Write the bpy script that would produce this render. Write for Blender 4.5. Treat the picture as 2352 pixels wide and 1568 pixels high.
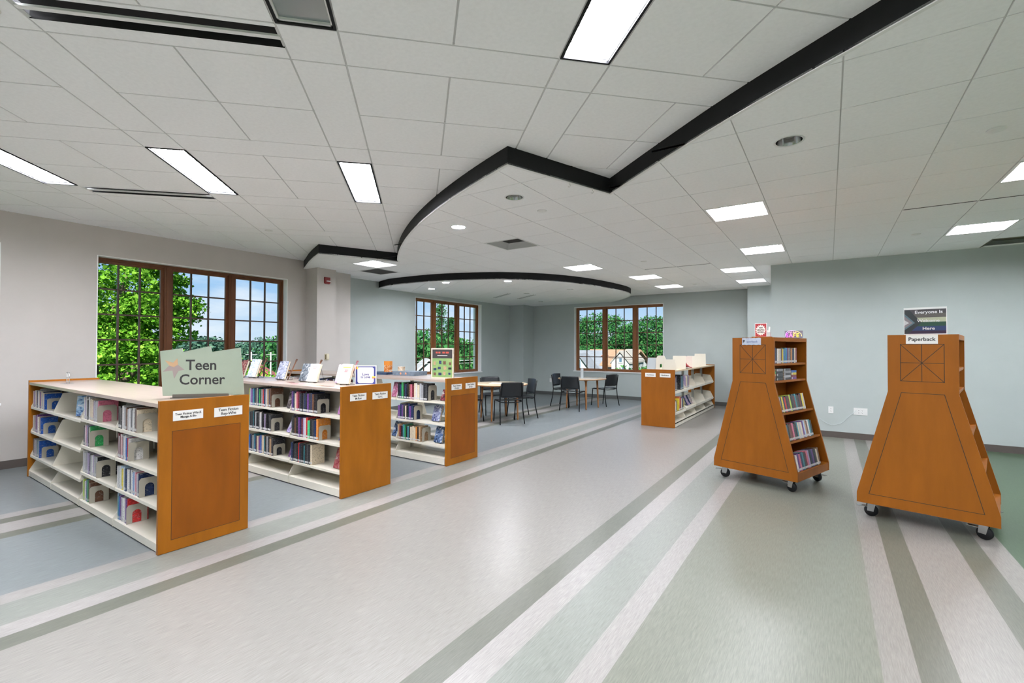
import bpy, bmesh, math, random
import numpy as np
from mathutils import Vector, Matrix, Euler
random.seed(7)
rng = np.random.default_rng(11)
for o in list(bpy.data.objects): bpy.data.objects.remove(o)
SC = bpy.context.scene
COL = SC.collection
R = math.radians
PI = math.pi

# ------------------------------------------------------------------ camera
cam_d = bpy.data.cameras.new('camera')
cam = bpy.data.objects.new('camera', cam_d)
COL.objects.link(cam)
def _cam():
    p, r, y = -1.2779e-2, 2.933e-3, 5.9178e-1
    cp, sp, cr, sr = math.cos(p), math.sin(p), math.cos(r), math.sin(r)
    M = np.array([[cr, -sr, 0], [sr, cr, 0], [0, 0, 1]]) @ np.array([[1, 0, 0], [0, cp, -sp], [0, sp, cp]])
    S = np.array([[math.cos(y), math.sin(y), 0], [0, 0, -1], [-math.sin(y), math.cos(y), 0]])
    T = (M @ S).T
    m = Matrix.Identity(4)
    for i in range(3):
        m[i][0] = T[i][0]; m[i][1] = -T[i][1]; m[i][2] = -T[i][2]
    m[2][3] = 1.5
    return m
cam.matrix_world = _cam()
cam_d.sensor_width = 36; cam_d.lens = 36 * 1081.4 / 2352
cam_d.clip_start = 0.05; cam_d.clip_end = 1000
SC.camera = cam

# ------------------------------------------------------------------ colour management, world, sun
SC.view_settings.view_transform = 'Standard'
SC.view_settings.look = 'None'
SC.view_settings.gamma = 1
SC.view_settings.exposure = 0.17
SC.view_settings.use_curve_mapping = False
LAMP = 84.0          # radiance of the ceiling lamps
SUN = 16.0
SKY = 0.98

W = bpy.data.worlds.new('world'); SC.world = W; W.use_nodes = True
def world():
    nt = W.node_tree; N = nt.nodes; L = nt.links; N.clear()
    out = N.new('ShaderNodeOutputWorld'); bg = N.new('ShaderNodeBackground')
    tc = N.new('ShaderNodeTexCoord'); sep = N.new('ShaderNodeSeparateXYZ')
    L.new(tc.outputs['Generated'], sep.inputs[0])
    ramp = N.new('ShaderNodeValToRGB')
    mr = N.new('ShaderNodeMapRange'); mr.inputs['From Min'].default_value = -0.1; mr.inputs['From Max'].default_value = 0.6
    L.new(sep.outputs[2], mr.inputs[0]); L.new(mr.outputs[0], ramp.inputs[0])
    e = ramp.color_ramp.elements
    e[0].position = 0.1; e[0].color = (0.80, 0.88, 0.93, 1)
    e[1].position = 1.0; e[1].color = (0.20, 0.42, 0.80, 1)
    for p, c in ((0.18, (0.58, 0.73, 0.90, 1)), (0.32, (0.33, 0.56, 0.86, 1))):
        x = e.new(p); x.color = c
    mp = N.new('ShaderNodeMapping'); mp.inputs['Scale'].default_value = (2.2, 2.2, 7.0)
    L.new(tc.outputs['Generated'], mp.inputs[0])
    nz = N.new('ShaderNodeTexNoise'); nz.inputs['Scale'].default_value = 1.6; nz.inputs['Detail'].default_value = 6; nz.inputs['Roughness'].default_value = 0.55
    L.new(mp.outputs[0], nz.inputs['Vector'])
    cr = N.new('ShaderNodeValToRGB'); cr.color_ramp.elements[0].position = 0.53; cr.color_ramp.elements[1].position = 0.76
    L.new(nz.outputs['Fac'], cr.inputs[0])
    mix = N.new('ShaderNodeMix'); mix.data_type = 'RGBA'
    L.new(cr.outputs[0], mix.inputs['Factor']); L.new(ramp.outputs[0], mix.inputs['A'])
    mix.inputs['B'].default_value = (0.90, 0.93, 0.97, 1)
    L.new(mix.outputs['Result'], bg.inputs[0]); bg.inputs[1].default_value = SKY
    L.new(bg.outputs[0], out.inputs[0])
world()
sd = bpy.data.lights.new('sun', 'SUN'); sd.energy = SUN; sd.angle = R(1.0); sd.color = (1, 0.96, 0.88)
so = bpy.data.objects.new('sun', sd); COL.objects.link(so); so.location = (0, 0, 30)
so.rotation_euler = Vector((0.45, -0.70, 0.60)).to_track_quat('Z', 'Y').to_euler()

# ------------------------------------------------------------------ materials
MATS = {}
def mat(name, c, rough=0.6, metal=0.0, spec=0.5, var=0.0, vscale=(8, 8, 8), vs=1.0, bump=0.0, emit=None, coat=0.0, trans=0.0, alpha=None, c2=None):
    if name in MATS: return MATS[name]
    m = bpy.data.materials.new(name); m.use_nodes = True; MATS[name] = m
    nt = m.node_tree; N = nt.nodes; L = nt.links
    b = N['Principled BSDF']
    b.inputs['Base Color'].default_value = (*c, 1)
    b.inputs['Roughness'].default_value = rough; b.inputs['Metallic'].default_value = metal
    b.inputs['Specular IOR Level'].default_value = spec
    b.inputs['Coat Weight'].default_value = coat
    b.inputs['Transmission Weight'].default_value = trans
    if emit:
        b.inputs['Emission Color'].default_value = (*emit[0], 1); b.inputs['Emission Strength'].default_value = emit[1]
    if var > 0 or bump > 0:
        tc = N.new('ShaderNodeTexCoord'); mp = N.new('ShaderNodeMapping'); mp.inputs['Scale'].default_value = vscale
        L.new(tc.outputs['Object'], mp.inputs[0])
        nz = N.new('ShaderNodeTexNoise'); nz.inputs['Scale'].default_value = vs; nz.inputs['Detail'].default_value = 5; nz.inputs['Roughness'].default_value = 0.6
        L.new(mp.outputs[0], nz.inputs['Vector'])
        if var > 0:
            mr = N.new('ShaderNodeMapRange'); mr.inputs['From Min'].default_value = 0.3; mr.inputs['From Max'].default_value = 0.7
            L.new(nz.outputs['Fac'], mr.inputs[0])
            mx = N.new('ShaderNodeMix'); mx.data_type = 'RGBA'
            a = c2 if c2 else tuple(max(0, x * (1 - var)) for x in c)
            d = c if c2 else tuple(min(1, x * (1 + var)) for x in c)
            mx.inputs['A'].default_value = (*a, 1); mx.inputs['B'].default_value = (*d, 1)
            L.new(mr.outputs[0], mx.inputs['Factor']); L.new(mx.outputs['Result'], b.inputs['Base Color'])
        if bump > 0:
            bp = N.new('ShaderNodeBump'); bp.inputs['Strength'].default_value = bump; bp.inputs['Distance'].default_value = 0.003
            L.new(nz.outputs['Fac'], bp.inputs['Height']); L.new(bp.outputs[0], b.inputs['Normal'])
    return m
def linoleum(name, c):
    return mat(name, c, rough=0.34, spec=0.5, var=0.20, vscale=(190, 11, 1), vs=1.0, bump=0.05)
def glass():
    m = bpy.data.materials.new('window_glass'); m.use_nodes = True
    nt = m.node_tree; N = nt.nodes; L = nt.links; N.clear()
    out = N.new('ShaderNodeOutputMaterial'); t = N.new('ShaderNodeBsdfTransparent'); g = N.new('ShaderNodeBsdfGlossy')
    t.inputs[0].default_value = (0.96, 0.98, 0.98, 1); g.inputs['Roughness'].default_value = 0.02
    lw = N.new('ShaderNodeLayerWeight'); lw.inputs[0].default_value = 0.25
    ml = N.new('ShaderNodeMath'); ml.operation = 'MULTIPLY'; ml.inputs[1].default_value = 0.006
    L.new(lw.outputs['Fresnel'], ml.inputs[0])
    mx = N.new('ShaderNodeMixShader'); L.new(ml.outputs[0], mx.inputs[0]); L.new(t.outputs[0], mx.inputs[1]); L.new(g.outputs[0], mx.inputs[2])
    L.new(mx.outputs[0], out.inputs[0]); return m
GLASS = glass()
def leafmat(name, ca, cb, cc, trl=0.35):
    m = bpy.data.materials.new(name); m.use_nodes = True
    nt = m.node_tree; N = nt.nodes; L = nt.links; N.clear()
    out = N.new('ShaderNodeOutputMaterial'); d = N.new('ShaderNodeBsdfDiffuse'); t = N.new('ShaderNodeBsdfTranslucent')
    g = N.new('ShaderNodeNewGeometry'); rp = N.new('ShaderNodeValToRGB')
    L.new(g.outputs['Random Per Island'], rp.inputs[0])
    e = rp.color_ramp.elements; e[0].color = (*ca, 1); e[1].color = (*cc, 1); x = e.new(0.5); x.color = (*cb, 1)
    mx = N.new('ShaderNodeMixShader'); mx.inputs[0].default_value = trl
    L.new(rp.outputs[0], d.inputs[0]); L.new(rp.outputs[0], t.inputs[0])
    L.new(d.outputs[0], mx.inputs[1]); L.new(t.outputs[0], mx.inputs[2]); L.new(mx.outputs[0], out.inputs[0])
    return m

TILE = mat('ceiling_tile', (0.93, 0.93, 0.93), rough=0.9, spec=0.2, var=0.03, vscale=(40, 40, 40), bump=0.05)
GRID = mat('ceiling_grid', (0.60, 0.60, 0.59), rough=0.6)
WHITE = mat('white_enamel', (0.82, 0.82, 0.80), rough=0.4)
BAND = mat('black_fascia', (0.020, 0.020, 0.021), rough=0.55, spec=0.08, var=0.1)
BEIGE = mat('beige_wall', (0.545, 0.512, 0.478), rough=0.85, spec=0.2, var=0.02, vscale=(3, 3, 3), bump=0.02)
TEAL = mat('teal_wall', (0.455, 0.503, 0.488), rough=0.8, spec=0.25, var=0.02, vscale=(3, 3, 3), bump=0.02)
TRIMW = mat('reveal_white', (0.90, 0.90, 0.89), rough=0.6)
BASE_D = mat('rubber_base', (0.095, 0.078, 0.068), rough=0.5)
BASE_G = mat('rubber_base_grey', (0.10, 0.105, 0.10), rough=0.45)
WOOD = mat('cherry_veneer', (0.31, 0.103, 0.004), rough=0.42, spec=0.25, var=0.16, vscale=(3, 3, 0.7), vs=2.2)
WOODD = mat('cherry_inlay', (0.24, 0.066, 0.002), rough=0.42, spec=0.25, var=0.12, vscale=(3, 3, 0.7), vs=2.2)
WOODC = mat('cart_veneer', (0.28, 0.088, 0.006), rough=0.42, spec=0.25, var=0.12, vscale=(4, 4, 0.8), vs=2.0)
GROOVE = mat('groove', (0.035, 0.018, 0.008), rough=0.7)
MAPLE = mat('maple_laminate', (0.42, 0.335, 0.28), rough=0.34, spec=0.8, var=0.05, vscale=(1.5, 20, 20), vs=1.5, coat=0.3)
WINW = mat('window_wood', (0.24, 0.085, 0.022), rough=0.4, var=0.2, vscale=(6, 6, 1), vs=2, coat=0.2)
WIND = mat('muntin_dark', (0.055, 0.028, 0.018), rough=0.45)
CREAM = mat('cream_steel', (0.70, 0.66, 0.56), rough=0.4, var=0.02)
CREAMG = mat('putty_steel', (0.42, 0.39, 0.32), rough=0.45)
STEEL = mat('steel', (0.5, 0.5, 0.5), rough=0.25, metal=1)
CHROME = mat('chrome', (0.75, 0.75, 0.75), rough=0.12, metal=1)
BLACK = mat('black_plastic', (0.010, 0.010, 0.011), rough=0.38, spec=0.3)
BLACKM = mat('black_metal', (0.006, 0.006, 0.007), rough=0.4, spec=0.3)
DARK = mat('dark_void', (0.010, 0.010, 0.010), rough=0.8)
PAPER = mat('paper', (0.80, 0.78, 0.73), rough=0.7)
INK = mat('ink', (0.03, 0.028, 0.028), rough=0.6)
PAGES = mat('pages', (0.68, 0.60, 0.46), rough=0.9, var=0.1, vscale=(200, 200, 1))
LAMPM = mat('lamp_lens', (0.9, 0.9, 0.9), rough=0.5, emit=((0.975, 0.99, 1.08), LAMP))

# ------------------------------------------------------------------ mesh helpers
class MB:
    def __init__(s): s.v = []; s.f = []; s.m = []; s.sm = []
    def add(s, vs, fs, mi=0, T=None, smooth=False):
        n = len(s.v)
        for v in vs: s.v.append(tuple(T @ Vector(v)) if T is not None else tuple(v))
        for f in fs: s.f.append(tuple(i + n for i in f)); s.m.append(mi); s.sm.append(smooth)
        return s
    def box(s, x0, y0, z0, x1, y1, z1, mi=0, T=None):
        vs = [(x0, y0, z0), (x1, y0, z0), (x1, y1, z0), (x0, y1, z0), (x0, y0, z1), (x1, y0, z1), (x1, y1, z1), (x0, y1, z1)]
        return s.add(vs, [(0, 3, 2, 1), (4, 5, 6, 7), (0, 1, 5, 4), (1, 2, 6, 5), (2, 3, 7, 6), (3, 0, 4, 7)], mi, T)
    def prism(s, poly, a, b, axis='z', mi=0, T=None):
        n = len(poly)
        def P(p, h):
            return {'z': (p[0], p[1], h), 'y': (p[0], h, p[1]), 'x': (h, p[0], p[1])}[axis]
        vs = [P(p, a) for p in poly] + [P(p, b) for p in poly]
        fs = [tuple(range(n - 1, -1, -1)), tuple(range(n, 2 * n))] + [(i, (i + 1) % n, (i + 1) % n + n, i + n) for i in range(n)]
        return s.add(vs, fs, mi, T)
    def tube(s, pts, r, seg=8, mi=0, T=None, cap=True):
        pts = [Vector(p) for p in pts]; n = len(pts)
        rs = r if isinstance(r, (list, tuple)) else [r] * n
        vs = []; up = None
        for i, p in enumerate(pts):
            d = (pts[min(i + 1, n - 1)] - pts[max(i - 1, 0)]).normalized()
            if up is None: up = Vector((0, 0, 1)) if abs(d.z) < 0.9 else Vector((1, 0, 0))
            a = d.cross(up).normalized(); b = a.cross(d).normalized(); up = b
            for k in range(seg):
                t = 2 * PI * k / seg
                vs.append(p + (a * math.cos(t) + b * math.sin(t)) * rs[i])
        fs = []
        for i in range(n - 1):
            for k in range(seg):
                fs.append((i * seg + k, i * seg + (k + 1) % seg, (i + 1) * seg + (k + 1) % seg, (i + 1) * seg + k))
        if cap: fs += [tuple(range(seg - 1, -1, -1)), tuple(range((n - 1) * seg, n * seg))]
        return s.add(vs, fs, mi, T, True)
    def lathe(s, prof, seg=24, mi=0, T=None, smooth=True):
        vs = []; n = len(prof)
        for k in range(seg):
            t = 2 * PI * k / seg
            for r, z in prof: vs.append((r * math.cos(t), r * math.sin(t), z))
        fs = [(k * n + i, ((k + 1) % seg) * n + i, ((k + 1) % seg) * n + i + 1, k * n + i + 1) for k in range(seg) for i in range(n - 1)]
        return s.add(vs, fs, mi, T, smooth)
    def grid(s, fn, nu, nv, th, mi=0, T=None):
        # thick sheet: fn(u,v) -> (point, normal)
        vs = []
        for j in range(nv + 1):
            for i in range(nu + 1):
                p, nn = fn(i / nu, j / nv); vs.append(Vector(p))
        m = len(vs)
        for j in range(nv + 1):
            for i in range(nu + 1):
                p, nn = fn(i / nu, j / nv); vs.append(Vector(p) + Vector(nn) * th)
        I = lambda i, j, o: o * m + j * (nu + 1) + i
        fs = []
        for j in range(nv):
            for i in range(nu):
                fs.append((I(i, j, 0), I(i + 1, j, 0), I(i + 1, j + 1, 0), I(i, j + 1, 0)))
                fs.append((I(i, j, 1), I(i, j + 1, 1), I(i + 1, j + 1, 1), I(i + 1, j, 1)))
        for i in range(nu):
            fs.append((I(i, 0, 0), I(i, 0, 1), I(i + 1, 0, 1), I(i + 1, 0, 0))); fs.append((I(i, nv, 0), I(i + 1, nv, 0), I(i + 1, nv, 1), I(i, nv, 1)))
        for j in range(nv):
            fs.append((I(0, j, 0), I(0, j + 1, 0), I(0, j + 1, 1), I(0, j, 1))); fs.append((I(nu, j, 0), I(nu, j, 1), I(nu, j + 1, 1), I(nu, j + 1, 0)))
        return s.add(vs, fs, mi, T, True)
    def mesh(s, name, mats):
        me = bpy.data.meshes.new(name); me.from_pydata(s.v, [], s.f)
        for m in (mats if isinstance(mats, (list, tuple)) else [mats]): me.materials.append(m)
        me.polygons.foreach_set('material_index', s.m); me.polygons.foreach_set('use_smooth', s.sm)
        me.validate(); me.update(); return me
    def build(s, name, mats, parent=None, **kw):
        return link(name, s.mesh(name, mats), parent, **kw)
def link(name, me, parent=None, loc=None, rz=0, rot=None, label=None):
    o = bpy.data.objects.new(name, me); COL.objects.link(o)
    if parent is not None: o.parent = parent
    if loc: o.location = loc
    if rot: o.rotation_euler = rot
    elif rz: o.rotation_euler = (0, 0, rz)
    if label: o['label'] = label
    return o
def tag(o, label, cat, group=None, kind=None):
    o['label'] = label; o['category'] = cat
    if group: o['group'] = group
    if kind: o['kind'] = kind
    return o
def thing(name, label, cat, loc=(0, 0, 0), rz=0, group=None):
    o = bpy.data.objects.new(name, None); COL.objects.link(o); o.empty_display_size = 0.1
    o.location = loc; o.rotation_euler = (0, 0, rz); return tag(o, label, cat, group)
def struct(o, label=None):
    o['kind'] = 'structure'
    if label: o['label'] = label
    return o
def copy_tree(o, parent=None):
    c = o.copy(); COL.objects.link(c)
    if parent is not None: c.parent = parent
    for ch in list(o.children): copy_tree(ch, c)
    return c
def text(name, s, size, m, parent, loc, rot, ex=0.0006, align='CENTER', bold=0.0, sx=1.0):
    cu = bpy.data.curves.new(name, 'FONT'); cu.body = s; cu.size = size; cu.extrude = ex; cu.align_x = align; cu.align_y = 'CENTER'; cu.offset = bold; cu.resolution_u = 3
    t = bpy.data.objects.new(name, cu); COL.objects.link(t); bpy.context.view_layer.update()
    me = bpy.data.meshes.new_from_object(t.evaluated_get(bpy.context.evaluated_depsgraph_get()))
    bpy.data.objects.remove(t); me.materials.clear(); me.materials.append(m)
    o = link(name, me, parent, loc, rot=rot); o.scale = (sx, 1, 1)
    return o
def clip(subj, cl):
    out = list(subj)
    a = sum(cl[i][0] * cl[(i + 1) % len(cl)][1] - cl[(i + 1) % len(cl)][0] * cl[i][1] for i in range(len(cl)))
    if a < 0: cl = cl[::-1]
    for i in range(len(cl)):
        A, B = cl[i], cl[(i + 1) % len(cl)]
        ins = lambda p: (B[0] - A[0]) * (p[1] - A[1]) - (B[1] - A[1]) * (p[0] - A[0]) >= -1e-9
        inp = out; out = []
        for j in range(len(inp)):
            P, Q = inp[j - 1], inp[j]
            ip, iq = ins(P), ins(Q)
            if ip != iq:
                d1 = (B[0] - A[0]) * (P[1] - A[1]) - (B[1] - A[1]) * (P[0] - A[0]); d2 = (B[0] - A[0]) * (Q[1] - A[1]) - (B[1] - A[1]) * (Q[0] - A[0])
                t = d1 / (d1 - d2); out.append((P[0] + (Q[0] - P[0]) * t, P[1] + (Q[1] - P[1]) * t))
            if iq: out.append(Q)
        if not out: return []
    r = []
    for p in out:
        if not r or abs(p[0] - r[-1][0]) + abs(p[1] - r[-1][1]) > 1e-4: r.append(p)
    if len(r) > 1 and abs(r[0][0] - r[-1][0]) + abs(r[0][1] - r[-1][1]) < 1e-4: r.pop()
    return r
def area(p): return 0.5 * abs(sum(p[i][0] * p[(i + 1) % len(p)][1] - p[(i + 1) % len(p)][0] * p[i][1] for i in range(len(p)))) if len(p) > 2 else 0
def inside(pt, poly):
    x, y = pt; c = False
    for i in range(len(poly)):
        (x1, y1), (x2, y2) = poly[i - 1], poly[i]
        if (y1 > y) != (y2 > y) and x < (x2 - x1) * (y - y1) / (y2 - y1) + x1: c = not c
    return c
def spline(pts, n=6):
    P = [pts[0]] + list(pts) + [pts[-1]]; out = []
    for i in range(1, len(P) - 2):
        p0, p1, p2, p3 = [np.array(q, float) for q in P[i - 1:i + 3]]
        for k in range(n):
            t = k / n
            out.append(tuple(0.5 * ((2 * p1) + (-p0 + p2) * t + (2 * p0 - 5 * p1 + 4 * p2 - p3) * t * t + (-p0 + 3 * p1 - 3 * p2 + p3) * t ** 3)))
    out.append(tuple(pts[-1])); return out

ORD = ['first', 'second', 'third', 'fourth', 'fifth', 'sixth', 'seventh', 'eighth', 'ninth', 'tenth', 'eleventh', 'twelfth', '13th', '14th', '15th', '16th', '17th', '18th', '19th', '20th', '21st', '22nd', '23rd', '24th', '25th', '26th', '27th', '28th', '29th', '30th', '31st', '32nd', '33rd', '34th', '35th', '36th']
# ------------------------------------------------------------------ floor
BCK, XR, YR = 13.22, 6.4, -5.0        # back wall, right limit, wall behind the camera
XT, XB, YW = -8.57, -8.35, 9.66       # teal wall, beige wall, right wall
ZU, ZM, ZD = 3.15, 3.0, 2.855         # the three ceiling levels
fl = MB().box(-9.0, YR - 0.3, -0.12, XR + 0.3, BCK + 0.4, -0.004).build('floor', mat('screed', (0.3, 0.3, 0.28)))
struct(fl, 'sheet linoleum floor with long light and dark stripes')
LN = {'g': linoleum('linoleum_green', (0.175, 0.181, 0.147)), 'l': linoleum('linoleum_cream', (0.290, 0.273, 0.256)), 'd': linoleum('linoleum_dark', (0.12, 0.124, 0.098)),
      'b': linoleum('linoleum_beige', (0.235, 0.221, 0.200)), 'm': linoleum('linoleum_sage', (0.205, 0.215, 0.190)), 's': linoleum('linoleum_blue_grey', (0.185, 0.205, 0.205)), 'e': linoleum('linoleum_edge', (0.062, 0.098, 0.055))}
strips = [(-8.9, -6.12, 's'), (-6.12, -5.96, 'l'), (-5.96, -5.80, 'd'), (-5.80, -5.51, 'l'), (-5.51, -5.35, 'd'), (-5.35, -4.14, 's'), (-4.14, -3.99, 'l'), (-3.99, -3.69, 'm'), (-3.69, -3.54, 'l'),
          (-3.54, -3.39, 'd'), (-3.39, -1.60, 'b'), (-1.60, -1.44, 'd'), (-1.44, -1.28, 'l'), (-1.28, -0.99, 'm'), (-0.99, -0.85, 'l'), (-0.85, 0.20, 'g'), (0.20, 0.34, 'b'), (0.34, 0.49, 'd'), (0.49, 0.80, 'b'),
          (0.80, 0.95, 'd'), (0.95, 1.10, 'b'), (1.10, XR + 0.1, 'e')]
for a, b, k in strips:
    MB().box(a, YR - 0.1, -0.004, b, BCK + 0.1, 0.0).build('floor_stripe', LN[k], fl)

# ------------------------------------------------------------------ walls with window openings
def wall_x(name, x, th, y0, y1, m, openings, label):
    mb = MB(); ys = y0
    for (a, b, z0, z1) in sorted(openings):
        mb.box(x - th, ys, 0, x, a, 3.25); mb.box(x - th, a, 0, x, b, z0); mb.box(x - th, a, z1, x, b, 3.25); ys = b
    mb.box(x - th, ys, 0, x, y1, 3.25)
    return struct(mb.build(name, m), label)
W1 = (2.18, 4.93, 0.80, 2.76); W0 = (-1.48, 1.27, 0.80, 2.76)
W2 = (8.41, 11.12, 0.785, 2.765); W3 = (-6.56, -3.81, 0.787, 2.75)
wall_x('wall_left', XB, 0.35, YR, 5.30, BEIGE, [W0, W1], 'beige painted wall with the large tree window')
mb = MB().box(XB - 0.35, 5.30, 0, -7.99, 5.71, 3.25).box(XB - 0.35, 5.71, 0, -8.18, 6.19, 3.25)
struct(mb.build('wall_left', BEIGE), 'beige painted column between beige and teal walls')
wall_x('wall_left', XT, 0.30, 6.19, BCK + 0.3, TEAL, [W2], 'teal painted wall with the narrow window')
mb = MB(); a, b, z0, z1 = W3
mb.box(XT, BCK, 0, a, BCK + 0.3, 3.25).box(a, BCK, 0, b, BCK + 0.3, z0).box(a, BCK, z1, b, BCK + 0.3, 3.25).box(b, BCK, 0, -0.86, BCK + 0.3, 3.25)
struct(mb.build('wall_back', TEAL), 'teal painted back wall with the house window')
struct(MB().box(XT, 12.60, 0, -8.03, BCK, 3.2).build('wall_back', TEAL), 'teal boxed column in the far corner')
struct(MB().box(-1.63, 12.70, 0, -0.86, BCK, 3.2).build('wall_back', TEAL), 'teal boxed column at the right end of the back wall')
struct(MB().box(-0.86, YW, 0, XR + 0.3, BCK, 3.25).build('wall_right', TEAL), 'teal painted wall behind the two book carts')
PALE = mat('pale_wall', (0.82, 0.81, 0.79), rough=0.85, spec=0.2)  # unseen walls made pale to bounce light onto ceiling and walls
RV = [(-4.2, -1.45, .80, 2.76), (-.9, 1.85, .80, 2.76), (2.4, 5.15, .80, 2.76), (5.7, 8.45, .80, 2.76)]  # windows out of view, added to let sunlight in from the right
mb = MB(); ys = YR
for (a, b, z0, z1) in RV:
    mb.box(XR, ys, 0, XR + .3, a, 3.25).box(XR, a, 0, XR + .3, b, z0).box(XR, a, z1, XR + .3, b, 3.25); ys = b
mb.box(XR, ys, 0, XR + .3, YW, 3.25)
struct(mb.build('wall_front', PALE), 'pale wall right of the camera with a row of added windows')
RW = [(-7.6, -4.85, .80, 2.76), (-4.1, -1.35, .80, 2.76), (-0.6, 2.15, .80, 2.76), (2.9, 5.65, .80, 2.76)]  # unseen rear windows, added so sun on the floor brightens the ceiling
mb = MB(); xs = XB - .35
for (a, b, z0, z1) in RW:
    mb.box(xs, YR - .3, 0, a, YR, 3.25).box(a, YR - .3, 0, b, YR, z0).box(a, YR - .3, z1, b, YR, 3.25); xs = b
mb.box(xs, YR - .3, 0, XR + .3, YR, 3.25)
struct(mb.build('wall_rear', PALE), 'pale wall behind the camera with a row of added windows')
struct(MB().box(-9.2, YR - 0.4, 3.25, XR + 0.5, BCK + 0.5, 3.5).build('ceiling', mat('deck', (0.3, 0.3, 0.3))), 'roof deck above the suspended ceilings')
# baseboards
def bb(name, x0, y0, x1, y1, m, label): struct(MB().box(x0, y0, 0, x1, y1, 0.10).box(x0 - (0.004 if x1 - x0 < .1 else 0), y0 - (0.004 if y1 - y0 < .1 else 0), 0, x1 + (0.004 if x1 - x0 < .1 else 0), y1, 0.012).build(name, m), label)
bb('baseboard_left', XB, YR, XB + 0.008, 5.30, BASE_D, 'brown rubber baseboard on the beige wall')
bb('baseboard_left', XT, 6.19, XT + 0.008, 12.60, BASE_G, 'grey rubber baseboard on the teal window wall')
bb('baseboard_back', XT, 12.592, -8.03, 12.60, BASE_G, 'grey rubber baseboard on the corner column')
bb('baseboard_back', -8.03, 12.592, -8.022, BCK, BASE_G, 'grey rubber baseboard on the corner column side')
bb('baseboard_back', -8.03, BCK - 0.008, -1.63, BCK, BASE_G, 'grey rubber baseboard under the house window')
bb('baseboard_back', -1.63, 12.692, -0.86, 12.70, BASE_D, 'brown rubber baseboard on the end column')
bb('baseboard_right', -0.86, YW - 0.008, XR, YW, BASE_D, 'brown rubber baseboard behind the carts')

# ------------------------------------------------------------------ windows
def window(n, T, wid, z0, z1, label, fa=0.0, fb=None, rows=5):
    WINW = mat('window_wood_dark', (0.115, 0.042, 0.015), rough=0.4, spec=.3, var=0.2, vscale=(6, 6, 1), vs=2) if n == 1 else MATS['window_wood']
    WIND = MATS['muntin_dark'] if n == 1 else mat('muntin_brown', (0.12, 0.055, 0.028), rough=0.45)
    """local x along the wall, local y outwards, wall face at y=0"""
    w = bpy.data.objects.new('window_%d' % n, None); COL.objects.link(w); struct(w, label); w.matrix_world = T
    rv = MB(); h = z1 - z0
    rv.box(0, 0.0, z0, 0.012, 0.3, z1).box(wid - 0.012, 0, z0, wid, 0.3, z1).box(0.012, 0, z1 - 0.012, wid - 0.012, 0.3, z1)
    rv.build('reveal', TRIMW, w)
    MB().box(-0.02, -0.025, z0 - 0.02, wid + 0.02, 0.12, z0 + 0.005).build('sill', TRIMW, w)
    if fb is None: fb = wid
    y = 0.12; fr = MB(); J = .045
    fr.box(fa, y, z0, fa + J, y + 0.07, z1 - .012).box(fb - J, y, z0, fb, y + 0.07, z1 - .012).box(fa + J, y, z1 - 0.05, fb - J, y + 0.07, z1 - 0.012).box(fa + J, y, z0 + .005, fb - J, y + 0.07, z0 + 0.04)
    fr.build('frame', WINW, w)
    sw = (fb - fa - 2 * J - .18) / 3
    lights = [(fa + J + k * (sw + .09), fa + J + k * (sw + .09) + sw) for k in range(3)]
    for a, b in ((lights[0][1], lights[1][0]), (lights[1][1], lights[2][0])):
        MB().box(a, y - 0.03, z0 + 0.04, b, y + 0.08, z1 - 0.05).box(a + .025, y - 0.04, z0 + 0.04, b - .025, y - 0.03, z1 - 0.05).build('mullion', WINW, w)
    for a, b in lights:
        s = MB(); q = 0.038; zz0, zz1 = z0 + 0.04, z1 - 0.05
        s.box(a, y + .02, zz0, a + q, y + .06, zz1).box(b - q, y + .02, zz0, b, y + .06, zz1).box(a + q, y + .02, zz1 - q, b - q, y + .06, zz1).box(a + q, y + .02, zz0, b - q, y + .06, zz0 + q)
        so_ = s.build('sash', WINW, w)
        A, B, C, D = a + q, b - q, zz0 + q, zz1 - q; g = MB()
        for k in (1, 2): x = A + (B - A) * k / 3; g.box(x - .011, y + .028, C, x + .011, y + .055, D)
        for k in range(1, rows): z = C + (D - C) * k / rows; g.box(A, y + .03, z - .011, B, y + .053, z + .011)
        g.build('muntins', WIND, so_)
        pw, ph = (B - A) / 3 - .022, (D - C) / rows - .022
        me = MB().box(0, 0, 0, pw, .004, ph).mesh('pane', GLASS)
        for i in range(3):
            for k in range(rows):
                link('pane', me, so_, (A + (B - A) * i / 3 + .011, y + .04, C + (D - C) * k / rows + .011))
    return w
Tl = lambda x, y: Matrix(((0, -1, 0, x), (1, 0, 0, y), (0, 0, 1, 0), (0, 0, 0, 1)))
window(1, Tl(XB, W1[0]), W1[1] - W1[0], W1[2], W1[3], 'brown wood window in the beige wall with the big green tree outside', -.06)
window(2, Tl(XT, W2[0]), W2[1] - W2[0], W2[2], W2[3], 'brown wood window in the teal left wall with a conifer outside', -.14)
window(3, Matrix.Translation((W3[0], BCK, 0)), W3[1] - W3[0], W3[2], W3[3], 'orange brown wood window in the back wall with houses outside', .02, 2.84)
window(4, Tl(XB, W0[0]), W0[1] - W0[0], W0[2], W0[3], 'window cut off by the left edge of the photograph')
for k, q in enumerate(RV): window(9 + k, Matrix(((0, 1, 0, XR), (-1, 0, 0, q[1]), (0, 0, 1, 0), (0, 0, 0, 1))), q[1] - q[0], q[2], q[3], 'added daylight window in the wall right of the camera, %s from the rear' % ORD[k])
for k, q in enumerate(RW): window(5 + k, Matrix.Translation((q[1], YR, 0)) @ Matrix.Rotation(PI, 4, 'Z'), q[1] - q[0], q[2], q[3], 'added daylight window in the wall behind the camera, %s from the left' % ORD[k])

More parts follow.
